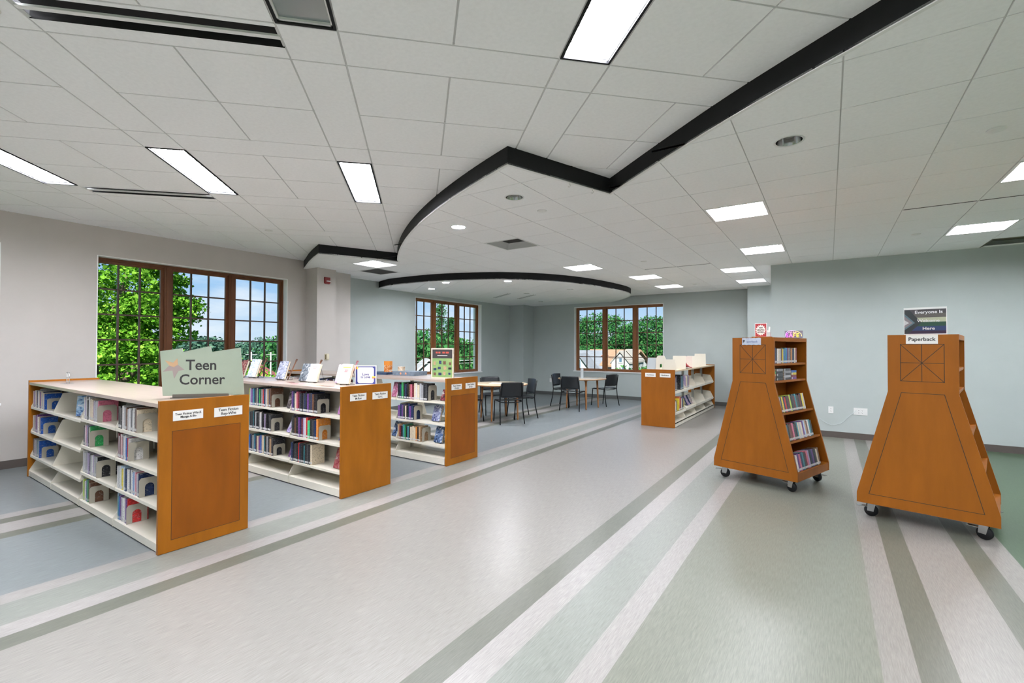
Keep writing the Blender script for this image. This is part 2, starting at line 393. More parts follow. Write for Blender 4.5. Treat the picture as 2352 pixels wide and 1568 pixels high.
# ------------------------------------------------------------------ ceilings
arc = [(2.2 + 12.372 * math.cos(t), 14.734 + 12.372 * math.sin(t)) for t in np.linspace(math.atan2(5.727 - 14.734, -6.249 - 2.2), math.atan2(3.156 - 14.734, -2.176 - 2.2), 30)]
sideL = spline([(XB + .0, 5.25), (-8.056, 5.104), (-7.586, 4.869), (-7.2, 4.693), (-6.792, 4.524)], 4)
right = spline([(-1.76, 4.316), (-1.14, 3.80), (-0.526, 3.314), (0.153, 2.847), (0.80, 2.42), (1.6, 1.95), (2.8, 1.32), (4.4, 0.72), (6.5, 0.2)], 4)
band = sideL + [(-6.249, 5.727)] + arc[1:] + right
midpoly = band + [(6.5, BCK + .05), (-8.7, BCK + .05), (-8.7, 5.3)]
disc = spline([(-8.62, 7.275), (-8.25, 7.13), (-7.849, 7.045), (-6.818, 7.09), (-6.0, 7.33), (-5.308, 7.70), (-4.706, 8.374), (-4.30, 9.3), (-4.10, 10.5), (-4.10, 11.34), (-4.33, 11.98), (-4.872, 12.72), (-5.43, 13.26)], 5)
discpoly = disc + [(-8.6, 13.26)]
def ribbon(name, pts, z0, z1, th, m, label, lip=True):
    n = len(pts); vs = []
    for i, p in enumerate(pts):
        a = np.array(pts[max(i - 1, 0)]); b = np.array(pts[min(i + 1, n - 1)]); p = np.array(p)
        d1 = p - a if i else b - p; d2 = b - p if i < n - 1 else p - a
        d1 = d1 / np.linalg.norm(d1); d2 = d2 / np.linalg.norm(d2); nn = np.array([-(d1 + d2)[1], (d1 + d2)[0]]); nn = nn / np.linalg.norm(nn)
        nn = nn / max(0.35, nn @ np.array([-d1[1], d1[0]]))
        q = p + nn * th; vs.append((tuple(p), tuple(q)))
    def strip(za, zb, off):
        mb = MB(); V = []
        for p, q in vs:
            k = off; pp = (p[0] - (q[0] - p[0]) / th * k, p[1] - (q[1] - p[1]) / th * k)
            V += [(*pp, za), (*q, za), (*q, zb), (*pp, zb)]
        F = []
        for i in range(n - 1):
            for k in range(4): F.append((i * 4 + k, i * 4 + (k + 1) % 4, i * 4 + 4 + (k + 1) % 4, i * 4 + 4 + k))
        F += [(0, 3, 2, 1), (n * 4 - 4, n * 4 - 3, n * 4 - 2, n * 4 - 1)]
        return mb.add(V, F)
    o = strip(z0, z1, 0).build(name, m); struct(o, label)
    if lip: strip(z0 - 0.006, z0, 0.004).build('edge_lip', WHITE, o)
    return o
ribbon('trim_1', band, ZM, ZU + .02, 0.02, BAND, 'black fascia band winding between the high and the low ceiling')
ribbon('trim_2', disc, ZD, ZM + .02, 0.02, BAND, 'black curved fascia band around the dropped round ceiling')

HOLES = [(-.23, 3.93, .085), (-2.60, 3.90, .085), (-3.83, 4.49, .085)]
class Ceil:
    def __init__(s, label, z): s.grid = MB(); s.tiles = []; s.far = MB(); s.label = label; s.rings = []; s.z = z
    def finish(s):
        for (hx, hy, hr) in HOLES:
            nt_ = []
            for p, z in s.tiles:
                if inside((hx, hy), p) and z == s.z:
                    c = np.array((hx, hy)); angs = sorted(set([2 * PI * k / 32 for k in range(32)] + [math.atan2(q[1] - hy, q[0] - hx) % (2 * PI) for q in p])); O = []; I = []
                    for a in angs:
                        d = np.array((math.cos(a), math.sin(a))); best = 9
                        for k in range(len(p)):
                            A, B = np.array(p[k - 1]), np.array(p[k]); e = B - A; den = d[0] * e[1] - d[1] * e[0]
                            if abs(den) < 1e-9: continue
                            t = ((A - c)[0] * e[1] - (A - c)[1] * e[0]) / den; u_ = ((A - c)[0] * d[1] - (A - c)[1] * d[0]) / den
                            if t > 0 and -1e-6 <= u_ <= 1 + 1e-6: best = min(best, t)
                        O.append(tuple(c + d * best)); I.append(tuple(c + d * hr))
                    s.rings.append((O, I, z))
                else: nt_.append((p, z))
            s.tiles = nt_
        o = s.grid.build('ceiling', GRID); struct(o, s.label)
        for p, z in s.tiles: MB().prism(p, z, z + .014).build('ceiling_tile', TILE, o)
        for O, I, z in s.rings:
            mb = MB(); n = len(O)
            for k in range(n): mb.prism([I[k], O[k], O[(k + 1) % n], I[(k + 1) % n]], z, z + .014)
            mb.build('ceiling_tile', TILE, o)
        if s.far.v: f = s.far.build('ceiling_tiles', TILE, o); f['kind'] = 'stuff'
        return o
ROOM = [(XT, YR), (XR, YR), (XR, BCK), (XT, BCK)]
def higrid(poly, z0, z1):
    q = clip(poly, ROOM)
    if area(q) > 1e-4: HI.grid.prism(q, z0, z1)
def shrink(x0, y0, x1, y1, g=.006): return [(x0 + g, y0 + g), (x1 - g, y0 + g), (x1 - g, y1 - g), (x0 + g, y1 - g)]
# high ceiling, turned 45 degrees
S2 = math.sqrt(.5)
UV = lambda u, v: (S2 * u - S2 * v, S2 * u + S2 * v)
PU, PV = 1.51, 1.508
HI = Ceil('high white ceiling of square tiles and narrow strips, turned 45 degrees', ZU)
usp = []; vsp = []
for k in range(-8, 9):
    a = -.735 + PU * k; usp += [(a, a + .305, 'S', k), (a + .305, a + .9075, 'B', k), (a + .9075, a + PU, 'B2', k)]
    a = 2.57 + PV * k; vsp += [(a, a + .308, 'S', k), (a + .308, a + .908, 'B', k), (a + .908, a + PV, 'B2', k)]
HLIGHT = {(-2, 1): 1, (-1, 1): 1, (0, 1): 1, (1, -1): 1, (0, -1): 0, (1, -3): 1, (-1, -3): 1, (3, -3): 1, (-1, -1): 1, (2, -5): 1, (0, -5): 1, (-2, -1): 0}  # lit cells out of view are lamps added to brighten the room
HSLOT = {(-1, 0), (-2, 2)}
def hi_inroom(c): return XB - .4 < c[0] < XR + .4 and YR - .4 < c[1] < 8
def addhi(u0, v0, u1, v1):
    c = UV((u0 + u1) / 2, (v0 + v1) / 2)
    if not hi_inroom(c): return
    rr = 1.0
    if inside(c, midpoly) and all(math.hypot(c[0] - b[0], c[1] - b[1]) > rr for b in band): return
    q = clip([UV(*q) for q in shrink(u0, v0, u1, v1)], ROOM)
    if area(q) > .002: HI.tiles.append((q, ZU))
for (u0, u1, ut, ku) in usp:
    for (v0, v1, vt, kv) in vsp:
        if ut == 'S' and vt == 'S': addhi(u0, v0, u1, v1)
        elif ut == 'S' and vt == 'B':
            if (ku, kv) not in HLIGHT: addhi(u0, v0, u1, v0 + 1.2)
        elif ut == 'B' and vt == 'S':
            if (ku, kv) not in HSLOT: addhi(u0, v0, u0 + 1.205, v1)
        elif ut in ('B', 'B2') and vt in ('B', 'B2'): addhi(u0, v0, u1, v1)
for (u0, u1, ut, ku) in usp:
    for u in ([u0, u1] if ut == 'S' else []):
        higrid([UV(u - .013, -9), UV(u + .013, -9), UV(u + .013, 12), UV(u - .013, 12)], ZU + .006, ZU + .009)
    if ut == 'B':
        for (v0, v1, vt, kv) in vsp:
            if vt == 'B' and hi_inroom(UV(u1, v0 + .6)): higrid([UV(u1 - .012, v0), UV(u1 + .012, v0), UV(u1 + .012, v0 + 1.2), UV(u1 - .012, v0 + 1.2)], ZU + .007, ZU + .010)
for (v0, v1, vt, kv) in vsp:
    for v in ([v0, v1] if vt == 'S' else []):
        higrid([UV(-12, v - .013), UV(12, v - .013), UV(12, v + .013), UV(-12, v + .013)], ZU + .004, ZU + .0065)
    if vt == 'B':
        for (u0, u1, ut, ku) in usp:
            if ut == 'B' and hi_inroom(UV(u0 + .6, v1)): higrid([UV(u0, v1 - .012), UV(u0 + 1.205, v1 - .012), UV(u0 + 1.205, v1 + .012), UV(u0, v1 + .012)], ZU + .004, ZU + .0065)
HI.finish()
# low ceiling, square to the room
G = 0.5985; GX = 0.0715; GY = 2.99
MI = Ceil('low white ceiling of two foot square tiles', ZM)
fix = {}
def cell(x, y): return (round((x - GX) / G), round((y - GY) / G))
for x, y in ((-1.13, 5.38), (-1.13, 7.77), (-1.74, 9.57), (-1.74, 11.37), (1.28, 5.38), (1.28, 7.77), (-4.12, 7.77), (-3.52, 9.57), (-3.52, 11.37), (-7.11, 5.38), (3.66, 5.38), (3.66, 7.77), (1.28, 2.99), (3.66, 2.99)): fix[cell(x, y)] = 'light'
fix[cell(-4.12, 5.38)] = 'return'; fix[cell(-7.71, 5.98)] = 'grille'
fix[cell(1.87, 8.97)] = 'void'; fix[cell(2.46, 8.97)] = 'void'; fix[cell(3.06, 8.97)] = 'void'
cells = []
for i in range(-15, 12):
    for j in range(-6, 18):
        x0, y0 = GX + i * G, GY + j * G
        if (i, j) in fix: continue
        p = clip(midpoly, shrink(x0, y0, x0 + G, y0 + G, .004))
        if area(p) < .004: continue
        c = (x0 + G / 2, y0 + G / 2)
        if c[0] < XB - .3 or c[1] > BCK: continue
        if -.86 < x0 and y0 > YW: continue
        if inside(c, discpoly) and all(math.hypot(c[0] - b[0], c[1] - b[1]) > .6 for b in disc): continue
        dep = -.558 * c[0] + .83 * c[1]; lat = .83 * c[0] + .558 * c[1]
        vis = dep > .5 and abs(lat / dep) < 1.25
        cells.append((math.hypot(*c) + (0 if vis else 50), p))
cells.sort(key=lambda t: t[0])
for k, (d, p) in enumerate(cells):
    if k < 250: MI.tiles.append((p, ZM))
    else: MI.far.prism(p, ZM, ZM + .014)
def bar(poly, z):
    q = clip(midpoly, poly)
    if area(q) > 1e-4: MI.grid.prism(q, z, z + .002)
for i in range(-15, 12):
    x = GX + i * G
    for j in range(-6, 17): bar([(x - .012, GY + j * G), (x + .012, GY + j * G), (x + .012, GY + j * G + G), (x - .012, GY + j * G + G)], ZM + .006)
for j in range(-6, 18):
    y = GY + j * G
    for i in range(-15, 11): bar([(GX + i * G, y - .012), (GX + i * G + G, y - .012), (GX + i * G + G, y + .012), (GX + i * G, y + .012)], ZM + .0075)
MI.finish()
# dropped round ceiling
DI = Ceil('dropped round white ceiling over the two tables', ZD)
da = R(-34); DX = lambda a, b: (-6.4 + a * math.cos(da) - b * math.sin(da), 10.4 + a * math.sin(da) + b * math.cos(da))
for i in range(-6, 6):
    for j in range(-9, 9):
        a0, b0 = i * 1.2 + (.6 if j % 2 else 0), j * .6
        p = clip(discpoly, [DX(*q) for q in shrink(a0, b0, a0 + 1.2, b0 + .6, .003)])
        if area(p) > .004: DI.tiles.append((p, ZD))
for j in range(-9, 10):
    q = clip(discpoly, [DX(-7, j * .6 - .012), DX(7, j * .6 - .012), DX(7, j * .6 + .012), DX(-7, j * .6 + .012)])
    if area(q) > 1e-3: DI.grid.prism(q, ZD + .006, ZD + .009)
    for i in range(-6, 6):
        a0 = i * 1.2 + (.6 if j % 2 else 0)
        q = clip(discpoly, [DX(a0 - .012, j * .6), DX(a0 + .012, j * .6), DX(a0 + .012, j * .6 + .6), DX(a0 - .012, j * .6 + .6)])
        if area(q) > 1e-3: DI.grid.prism(q, ZD + .0095, ZD + .0115)
DCAN = []
for x, y in ((-5.44, 7.93), (-7.66, 8.03), (-6.65, 7.40), (-4.95, 9.78), (-6.25, 9.95), (-7.05, 12.0)):
    for p, z in DI.tiles:
        if inside((x, y), p):
            for _ in range(60):
                dm = min(abs((p[k][0] - p[k - 1][0]) * (y - p[k - 1][1]) - (p[k][1] - p[k - 1][1]) * (x - p[k - 1][0])) / max(1e-6, math.hypot(p[k][0] - p[k - 1][0], p[k][1] - p[k - 1][1])) for k in range(len(p)))
                if dm > .09: break
                cx, cy = sum(q[0] for q in p) / len(p), sum(q[1] for q in p) / len(p); x += (cx - x) * .06; y += (cy - y) * .06
    DCAN.append((x, y)); HOLES.append((x, y, .07))
DI.finish()

# ------------------------------------------------------------------ ceiling fixtures
def troffer(x0, y0, label, kind, dim=1.0):
    t = thing('recessed_light' if kind == 'light' else 'air_return', label, 'ceiling light' if kind == 'light' else 'air return', (x0 + G / 2, y0 + G / 2, ZM), 0, 'square recessed lights in the low ceiling' if kind == 'light' else None)
    a = G / 2 - .004; b = a - .022; c = .19; d = .24; h = .075
    fr = MB()
    for q in ((-a, -a, a, -b), (-a, b, a, a), (-a, -b, -b, b), (b, -b, a, b)): fr.box(q[0], q[1], -.002, q[2], q[3], .012)
    fr.build('frame', WHITE, t)
    mR = WHITE if kind == 'light' else mat('return_grey', (0.42, 0.43, 0.42), rough=.5)
    for k in range(4):
        T = Matrix.Rotation(k * PI / 2, 4, 'Z'); n = 6; vs = []; cc = c
        for i in range(n + 1):
            s = i / n; y = -b + (b - cc) * s; z = h * math.sin(s * PI / 2); vs += [(-abs(y), y, z), (abs(y), y, z)]
        vs = [(v[0], v[1], v[2] + .001) for v in vs]
        MB().add(vs, [(2 * i, 2 * i + 1, 2 * i + 3, 2 * i + 2) for i in range(n)], 0, T, True).build('reflector', mR, t)
    if kind == 'light': MB().box(-c, -c, h, c, c, h + .01).build('lens', mat('troffer_lens%.2f' % dim, (.9, .9, .9), rough=.5, emit=((0.975, 0.99, 1.08), LAMP * dim)), t)
    else: MB().box(-c, -c, h + .06, c, c, h + .07).box(-c - .001, -c, h, -c, c, h + .06).box(c, -c, h, c + .001, c, h + .06).box(-c, -c - .001, h, c, -c, h + .06).box(-c, c, h, c, c + .001, h + .06).build('duct', mat('duct_dark', (.12, .12, .115)), t)
    return t
LL = {(-1.13, 5.38): 'large square recessed light nearest the book carts', (-1.13, 7.77): 'square recessed light just left of the teal wall corner', (-1.74, 9.57): 'square recessed light above the red poster cart, nearer one', (-1.74, 11.37): 'square recessed light farthest right, near the end column',
      (1.28, 5.38): 'square recessed light cut by the right edge of the photograph', (1.28, 7.77): 'square recessed light at right before the long teal wall', (-4.12, 7.77): 'square recessed light in front of the round ceiling', (-3.52, 9.57): 'square recessed light right of the round ceiling, nearer one', (-3.52, 11.37): 'square recessed light right of the round ceiling, farther one', (-7.11, 5.38): 'square recessed light at far left behind the black band'}
for (x, y) in list(LL) + [(3.66, 5.38), (3.66, 7.77), (1.28, 2.99), (3.66, 2.99)]:  # last four sit out of view, added for extra light
    i, j = cell(x, y); troffer(GX + i * G, GY + j * G, LL.get((x, y), 'added square recessed light right of the photograph, %s' % ('farther' if y > 6 else ('middle' if y > 4 else 'nearer')) if (x, y) != (1.28, 2.99) else 'added square recessed light right above the camera'), 'light', {(-7.11, 5.38): .3, (-1.74, 9.57): .65, (-1.74, 11.37): .4, (-3.52, 11.37): .6, (-3.52, 9.57): .8}.get((x, y), 1.0))
i, j = cell(-4.12, 5.38); troffer(GX + i * G, GY + j * G, 'grey square air return in the low ceiling', 'return')
i, j = cell(-7.71, 5.98)
t = thing('air_grille', 'dark grey square grille beside the far left recessed light', 'vent', (GX + i * G + G / 2, GY + j * G + G / 2, ZM))
a = G / 2 - .004; mb = MB()
for q in ((-a, -a, a, -a + .03), (-a, a - .03, a, a), (-a, -a + .03, -a + .03, a - .03), (a - .03, -a + .03, a, a - .03)): mb.box(q[0], q[1], -.002, q[2], q[3], .012)
mb.build('frame', WHITE, t)
mb = MB().box(-a + .03, -a + .03, .01, a - .03, a - .03, .014)
for k in range(22): mb.box(-a + .03, -a + .04 + k * .024, .0, a - .03, -a + .048 + k * .024, .01)
mb.build('core', mat('grille_grey', (.10, .10, .10)), t)
t = thing('return_slot', 'dark olive return opening between ceiling and teal wall', 'vent', (GX + 3 * G, 9.3, ZM))
MB().box(0.02, -.33, .08, 1.78, .35, .10).box(0.0, -.33, -.0, .02, .35, .10).box(0.02, -.35, 0, 1.8, -.33, .10).build('recess', mat('olive', (.16, .15, .11)), t)
MB().box(0, -.355, -.003, 1.8, -.335, .002).build('edge', WHITE, t)

def highlight(ku, kv, on, label):
    u0 = -.735 + PU * ku; v0 = 2.57 + PV * kv + .308; c = UV(u0 + .1525, v0 + .6)
    t = thing('strip_light', label, 'ceiling light', (c[0], c[1], ZU), R(45), 'narrow strip lights in the high ceiling' if on else None)
    # local x = u, local y = v
    a, b = .1525 - .004, .596; f = .014
    MB().box(-a, -b, -.003, a, -b + f, .015).box(-a, b - f, -.003, a, b, .015).box(-a, -b + f, -.003, -a + f, b - f, .015).box(a - f, -b + f, -.003, a, b - f, .015).build('frame', BAND, t)
    MB().box(-a + f, -b + f, .012, a - f, b - f, .055).build('housing', WHITE, t) if False else None
    if on:
        MB().box(-a + f, -b + f, .022, a - f, b - f, .026).build('lens', LAMPM if True else None, t)
        bf = MB()
        for k in range(1, 9): y = -b + f + (2 * b - 2 * f) * k / 9; bf.box(-a + f, y - .004, .008, a - f, y + .004, .0215)
        bf.box(-a + f, -b + f, .012, -a + f + .006, b - f, .0215).box(a - f - .006, -b + f, .012, a - f, b - f, .0215)
        bf.build('baffle', mat('baffle_white', (.85, .85, .85), emit=((1, 1, .98), .75)), t)
    else:
        g = mat('grey_lens', (.22, .26, .26), rough=.15)
        MB().box(-a + f, -b + f, .018, a - f, b - f, .022).build('lens', g, t)
        MB().box(-a + f, -b + f, .006, -a + f + .01, b - f, .018).box(a - f - .01, -b + f, .006, a - f, b - f, .018).box(-a + f, b - f - .012, .006, a - f, b - f, .018).box(-.1, -.0, .006, .1, .03, .018).box(-.1, .30, .006, .1, .32, .018).build('inner_frame', WHITE, t)
HL = {(-2, 1): 'narrow strip light at the left edge of the photograph', (-1, 1): 'narrow strip light in the high ceiling, middle one at left', (0, 1): 'narrow upright strip light nearest the black band', (1, -1): 'big bright strip light at the top centre',
      (0, -1): 'grey unlit strip fixture with black frame at the top', (1, -3): 'added strip light behind the camera', (-1, -3): 'added strip light left behind the camera', (3, -3): 'added strip light right behind the camera', (-1, -1): 'added strip light just above the left top edge', (2, -5): 'added strip light far behind the camera, right', (0, -5): 'added strip light far behind the camera, left', (-2, -1): 'grey unlit strip fixture beyond the left top edge'}
for k, on in HLIGHT.items(): highlight(k[0], k[1], on, HL[k])
def slot_hi(ku, kv, label):
    u0 = -.735 + PU * ku + .305; v0 = 2.57 + PV * kv; c = UV(u0 + .6025, v0 + .154)
    t = thing('slot_diffuser', label, 'vent', (c[0], c[1], ZU), R(45))
    L_ = .598
    MB().box(-L_, -.148, 0, L_, -.05, .012).box(-L_, .122, 0, L_, .148, .012).build('plate', TILE, t)
    MB().box(-L_, -.05, .04, L_, .122, .05).box(-L_, -.05, .0, L_, -.048, .04).box(-L_, .12, .0, L_, .122, .04).build('slot_back', DARK, t)
    MB().box(-L_, .022, -.002, L_, .050, .010).build('blade', WHITE, t)
    t.rotation_euler = (0, 0, R(45 + 180))
# unclear orientation of plate handled by the half turn
slot_hi(-1, 0, 'long black double slot diffuser at the top left'); slot_hi(-2, 2, 'distant black slot diffuser above the beige wall window')
def slot_mid(x, y, n, label):
    t = thing('slot_diffuser', label, 'vent', (x, y, ZM))
    for k in range(n): MB().box(k * G + .01, -.02, -.0015, k * G + G - .01, .0, .003).build('slot', DARK, t)
    MB().box(0, .0, -.002, n * G, .008, .004).build('flange', WHITE, t)
slot_mid(GX + G, GY + 6 * G, 3, 'thin black slot diffuser at right in the low ceiling'); slot_mid(GX - 5 * G, GY + 10 * G - .08, 2, 'thin black slot diffuser right of the round ceiling')
def downlight(x, y, z, on, label, r=.085):
    k_ = 12 if 'front of the round' in label or 'tiny' in label else (1.5 if 'teal window' in label else 4)
    t = thing('downlight', label, 'ceiling light', (x, y, z))
    MB().lathe([(r, -.001), (r + .014, -.004), (r + .016, .001), (r, .004)]).build('trim_ring', WHITE, t)
    if on: MB().lathe([(0, .004), (r, .004), (r, .008), (0, .008)]).build('lens', mat('downlight_lens%.1f' % k_, (.9, .9, .9), emit=((.975, .99, 1.08), LAMP * k_)), t)
    else:
        MB().lathe([(r, -.002), (r * .92, .05), (r * .8, .11)]).build('reflector', CHROME, t)
        MB().lathe([(r * .8, .11), (0, .112)]).lathe([(.03, .03), (.034, .10)], 12).build('socket', mat('socket', (.5, .5, .48)), t)
downlight(-.23, 3.93, ZM, 0, 'chrome downlight alone at right of the band'); downlight(-2.60, 3.90, ZM, 0, 'chrome downlight just below the band corner'); downlight(-3.83, 4.49, ZM, 1, 'small lit round downlight left of the chrome one')
for (x, y), (_, _, on, l) in zip(DCAN, ((-5.44, 7.93, 1, 'lit round downlight at front of the round ceiling'), (-7.66, 8.03, 1, 'lit round downlight over the teal window'), (-6.65, 7.37, 1, 'tiny lit downlight by the front band'), (-4.95, 9.78, 0, 'dark downlight right in the round ceiling'), (-6.25, 9.95, 0, 'dark downlight in the middle of the round ceiling'), (-7.05, 12.0, 0, 'dark downlight deep in the round ceiling'))): downlight(x, y, ZD, on, l, .07)
def sprinkler(x, y, z, label):
    o = MB().lathe([(0, -.008), (.045, -.008), (.052, -.004), (.052, 0)], 20).build('sprinkler_cover', WHITE, None, loc=(x, y, z - .0005)); tag(o, label, 'sprinkler')
for x, y, z, l in ((-2.6, 4.45, ZM, 'white round sprinkler cover right of chrome downlight'), (.96, 4.5, ZM, 'white round sprinkler cover at far right'), (.96, 8.06, ZM, 'white round sprinkler cover near the teal wall'), (-2.65, 8.03, ZM, 'white round sprinkler cover near the thin slot'), (-2.6, 11.6, ZM, 'white round sprinkler cover far back'),
                   (*UV(-2.08, 2.72), ZU, 'white round sprinkler cover at the top left corner'), (*UV(-2.11, 7.2), ZU, 'white round sprinkler cover above the beige window')): sprinkler(x, y, z, l)
for k, (x, y, l) in enumerate(((-7.1, 10.07, 'slim pair of slots in the round ceiling, left one'), (-6.7, 10.64, 'slim pair of slots in the round ceiling, right one'))):
    t = thing('slot_diffuser', l, 'vent', (x, y, ZD), da)
    for yy in (-.03, .03): MB().box(-.55, yy - .008, -.0025, .55, yy + .008, -.0003).build('slot', mat('slot_grey', (.15, .15, .15)), t)
for x, y, l in ((-1.95, 3.79, 'left small hook hanging from the fascia edge'), (-1.85, 4.07, 'right small hook hanging from the fascia edge')):
    o = MB().tube([(0, 0, 0), (0, 0, -.02), (.012, 0, -.035), (.0, 0, -.05), (-.012, 0, -.04)], .003, 6).build('ceiling_hook', WHITE, None, loc=(x + .02, y, ZM - .006)); tag(o, l, 'hook')

# ------------------------------------------------------------------ bookcases
CASE_X0, CASE_X1 = -7.655, -3.99
BX = [-4.03, -4.93, -5.83, -6.74, -7.625]      # bay boundaries from the aisle end
def bookcase(y0, shelves, label, inlay, back, labels, name='low_bookcase', group=None):
    """shelves: per bay list of shelf heights on the near side"""
    t = thing(name, label, 'bookcase', ((CASE_X0 + CASE_X1) / 2, y0 + .315, 0), 0, None)
    ox, oy = t.location.x, t.location.y; Xl = lambda x: x - ox; Yl = lambda y: y - oy
    D = .63
    for x in (CASE_X1 - .028, CASE_X0):
        p = MB().box(Xl(x), -D / 2, 0.004, Xl(x) + .028, D / 2, 1.105).build('end_panel', WOOD, t)
        if inlay and x > -5:
            e = Xl(x) + .0282; c = MB(); a0, a1, z0, z1, w = -.232, .245, .09, .878, .0028
            MB().box(e - .001, a0, z0, e + .0004, a1, z1).build('inlay_panel', WOODD, p)
            c.box(e - .001, a0 - w, z0 - w, e + .0008, a1 + w, z0).box(e - .001, a0 - w, z1, e + .0008, a1 + w, z1 + w).box(e - .001, a0 - w, z0, e + .0008, a0, z1).box(e - .001, a1, z0, e + .0008, a1 + w, z1)
            c.build('inlay_line', GROOVE, p)
    MB().box(Xl(CASE_X0) + .028, -D / 2 + .003, 1.056, Xl(CASE_X1) - .028, D / 2 - .003, 1.084).build('countertop', MAPLE, t)
    # uprights and base
    for x in BX: MB().box(Xl(x) - .015 if x > -7.5 else Xl(x), -.02, .07, Xl(x) + .015 if x < -4.1 else Xl(x), .02, 1.056).build('upright', CREAMG, t)
    for b in range(4):
        x1, x0 = Xl(BX[b]), Xl(BX[b + 1])
        for side in (-1, 1):
            hs = shelves[b]
            base = hs[-1]
            s = MB(); yf = side * (D / 2 - .012)
            y_a, y_b = min(yf, side * .02), max(yf, side * .02)
            s.box(x0 + .002, y_a, base - .015, x1 - .002, y_b, base)
            s.box(x0 + .002, min(yf, yf - side * .012), .012, x1 - .002, max(yf, yf - side * .012), base - .015)
            s.build('base_shelf', CREAM, t)
            for h in hs[:-1]:
                yf = side * (D / 2 - .03); s = MB()
                s.box(x0 + .006, min(yf, side * .03), h - .012, x1 - .006, max(yf, side * .03), h)
                s.box(x0 + .006, min(yf, yf + side * .012), h - .022, x1 - .006, max(yf, yf + side * .012), h + .002)
                s.box(x0 + .006, min(side * .03, side * .026), h, x1 - .006, max(side * .03, side * .026), h + .03)
                s.build('shelf', CREAM, t)
            for h in hs:
                top = .20 if h > .1 else .17
                poly = [(side * (D / 2 - .02), h - .01), (side * (D / 2 - .02), h + .006), (side * (D / 2 - .095), h + top), (side * .03, h + top + .012), (side * .03, h - .01)]
                if h <= .1: poly = [(side * (D / 2 - .008), .01), (side * (D / 2 - .008), h + .004), (side * (D / 2 - .10), h + top), (side * .03, h + top + .01), (side * .03, .01)]
                for xx in (x0 + .001, x1 - .005): MB().prism(poly, xx, xx + .004, 'x').build('bracket', CREAM, t)
        if back: MB().box(x0 + .015, -.004, .07, x1 - .015, .004, 1.056).build('back_panel', CREAM, t)
    for (yy, zz, w, h, lines, size) in labels:
        l = MB().box(0, -w / 2, -h / 2, .003, w / 2, h / 2).build('shelf_label', PAPER, t, loc=(Xl(CASE_X1) + .0002, Yl(yy), zz))
        for k, (s, sx) in enumerate(lines):
            n = len(lines); text('lettering', s, size, INK, l, (.0035, 0, (n - 1) * size * .5 - k * size * 1.02), (PI / 2, 0, PI / 2), .0003, bold=.0006, sx=sx)
    return t
S4 = [.82, .575, .325, .068]; S3 = [.803, .522, .248, .070]
bookcase(1.40, [S4, S4, S3, S3], 'nearest low double-sided bookcase with wooden end, under the Teen Corner sign', True, True,
         [(1.584, .989, .20, .072, [('Teen Fiction Whi-Z', 1), ('Manga A-Bo', 1)], .0215), (1.869, .984, .212, .072, [('Teen Fiction', 1), ('Rey-Whe', 1)], .030)])
S3b = [.80, .525, .25, .085]
bookcase(2.927, [S3b] * 4, 'middle low double-sided bookcase with plain wooden end and books displayed on top', False, True,
         [(3.123, .99, .20, .072, [('Teen Fiction', 1), ('M-Rev', 1)], .030), (3.405, .985, .203, .074, [('Teen Fiction', 1), ('Gri-L', 1)], .030)])
bookcase(4.468, [S3b] * 4, 'farthest of the three teen bookcases, with a framed green poster on top', True, False,
         [(4.657, .989, .20, .072, [('Teen Fiction', 1), ('Cli-Gre', 1)], .030), (4.941, .989, .208, .074, [('Teen Fiction', 1), ('A-Cle', 1)], .030)])

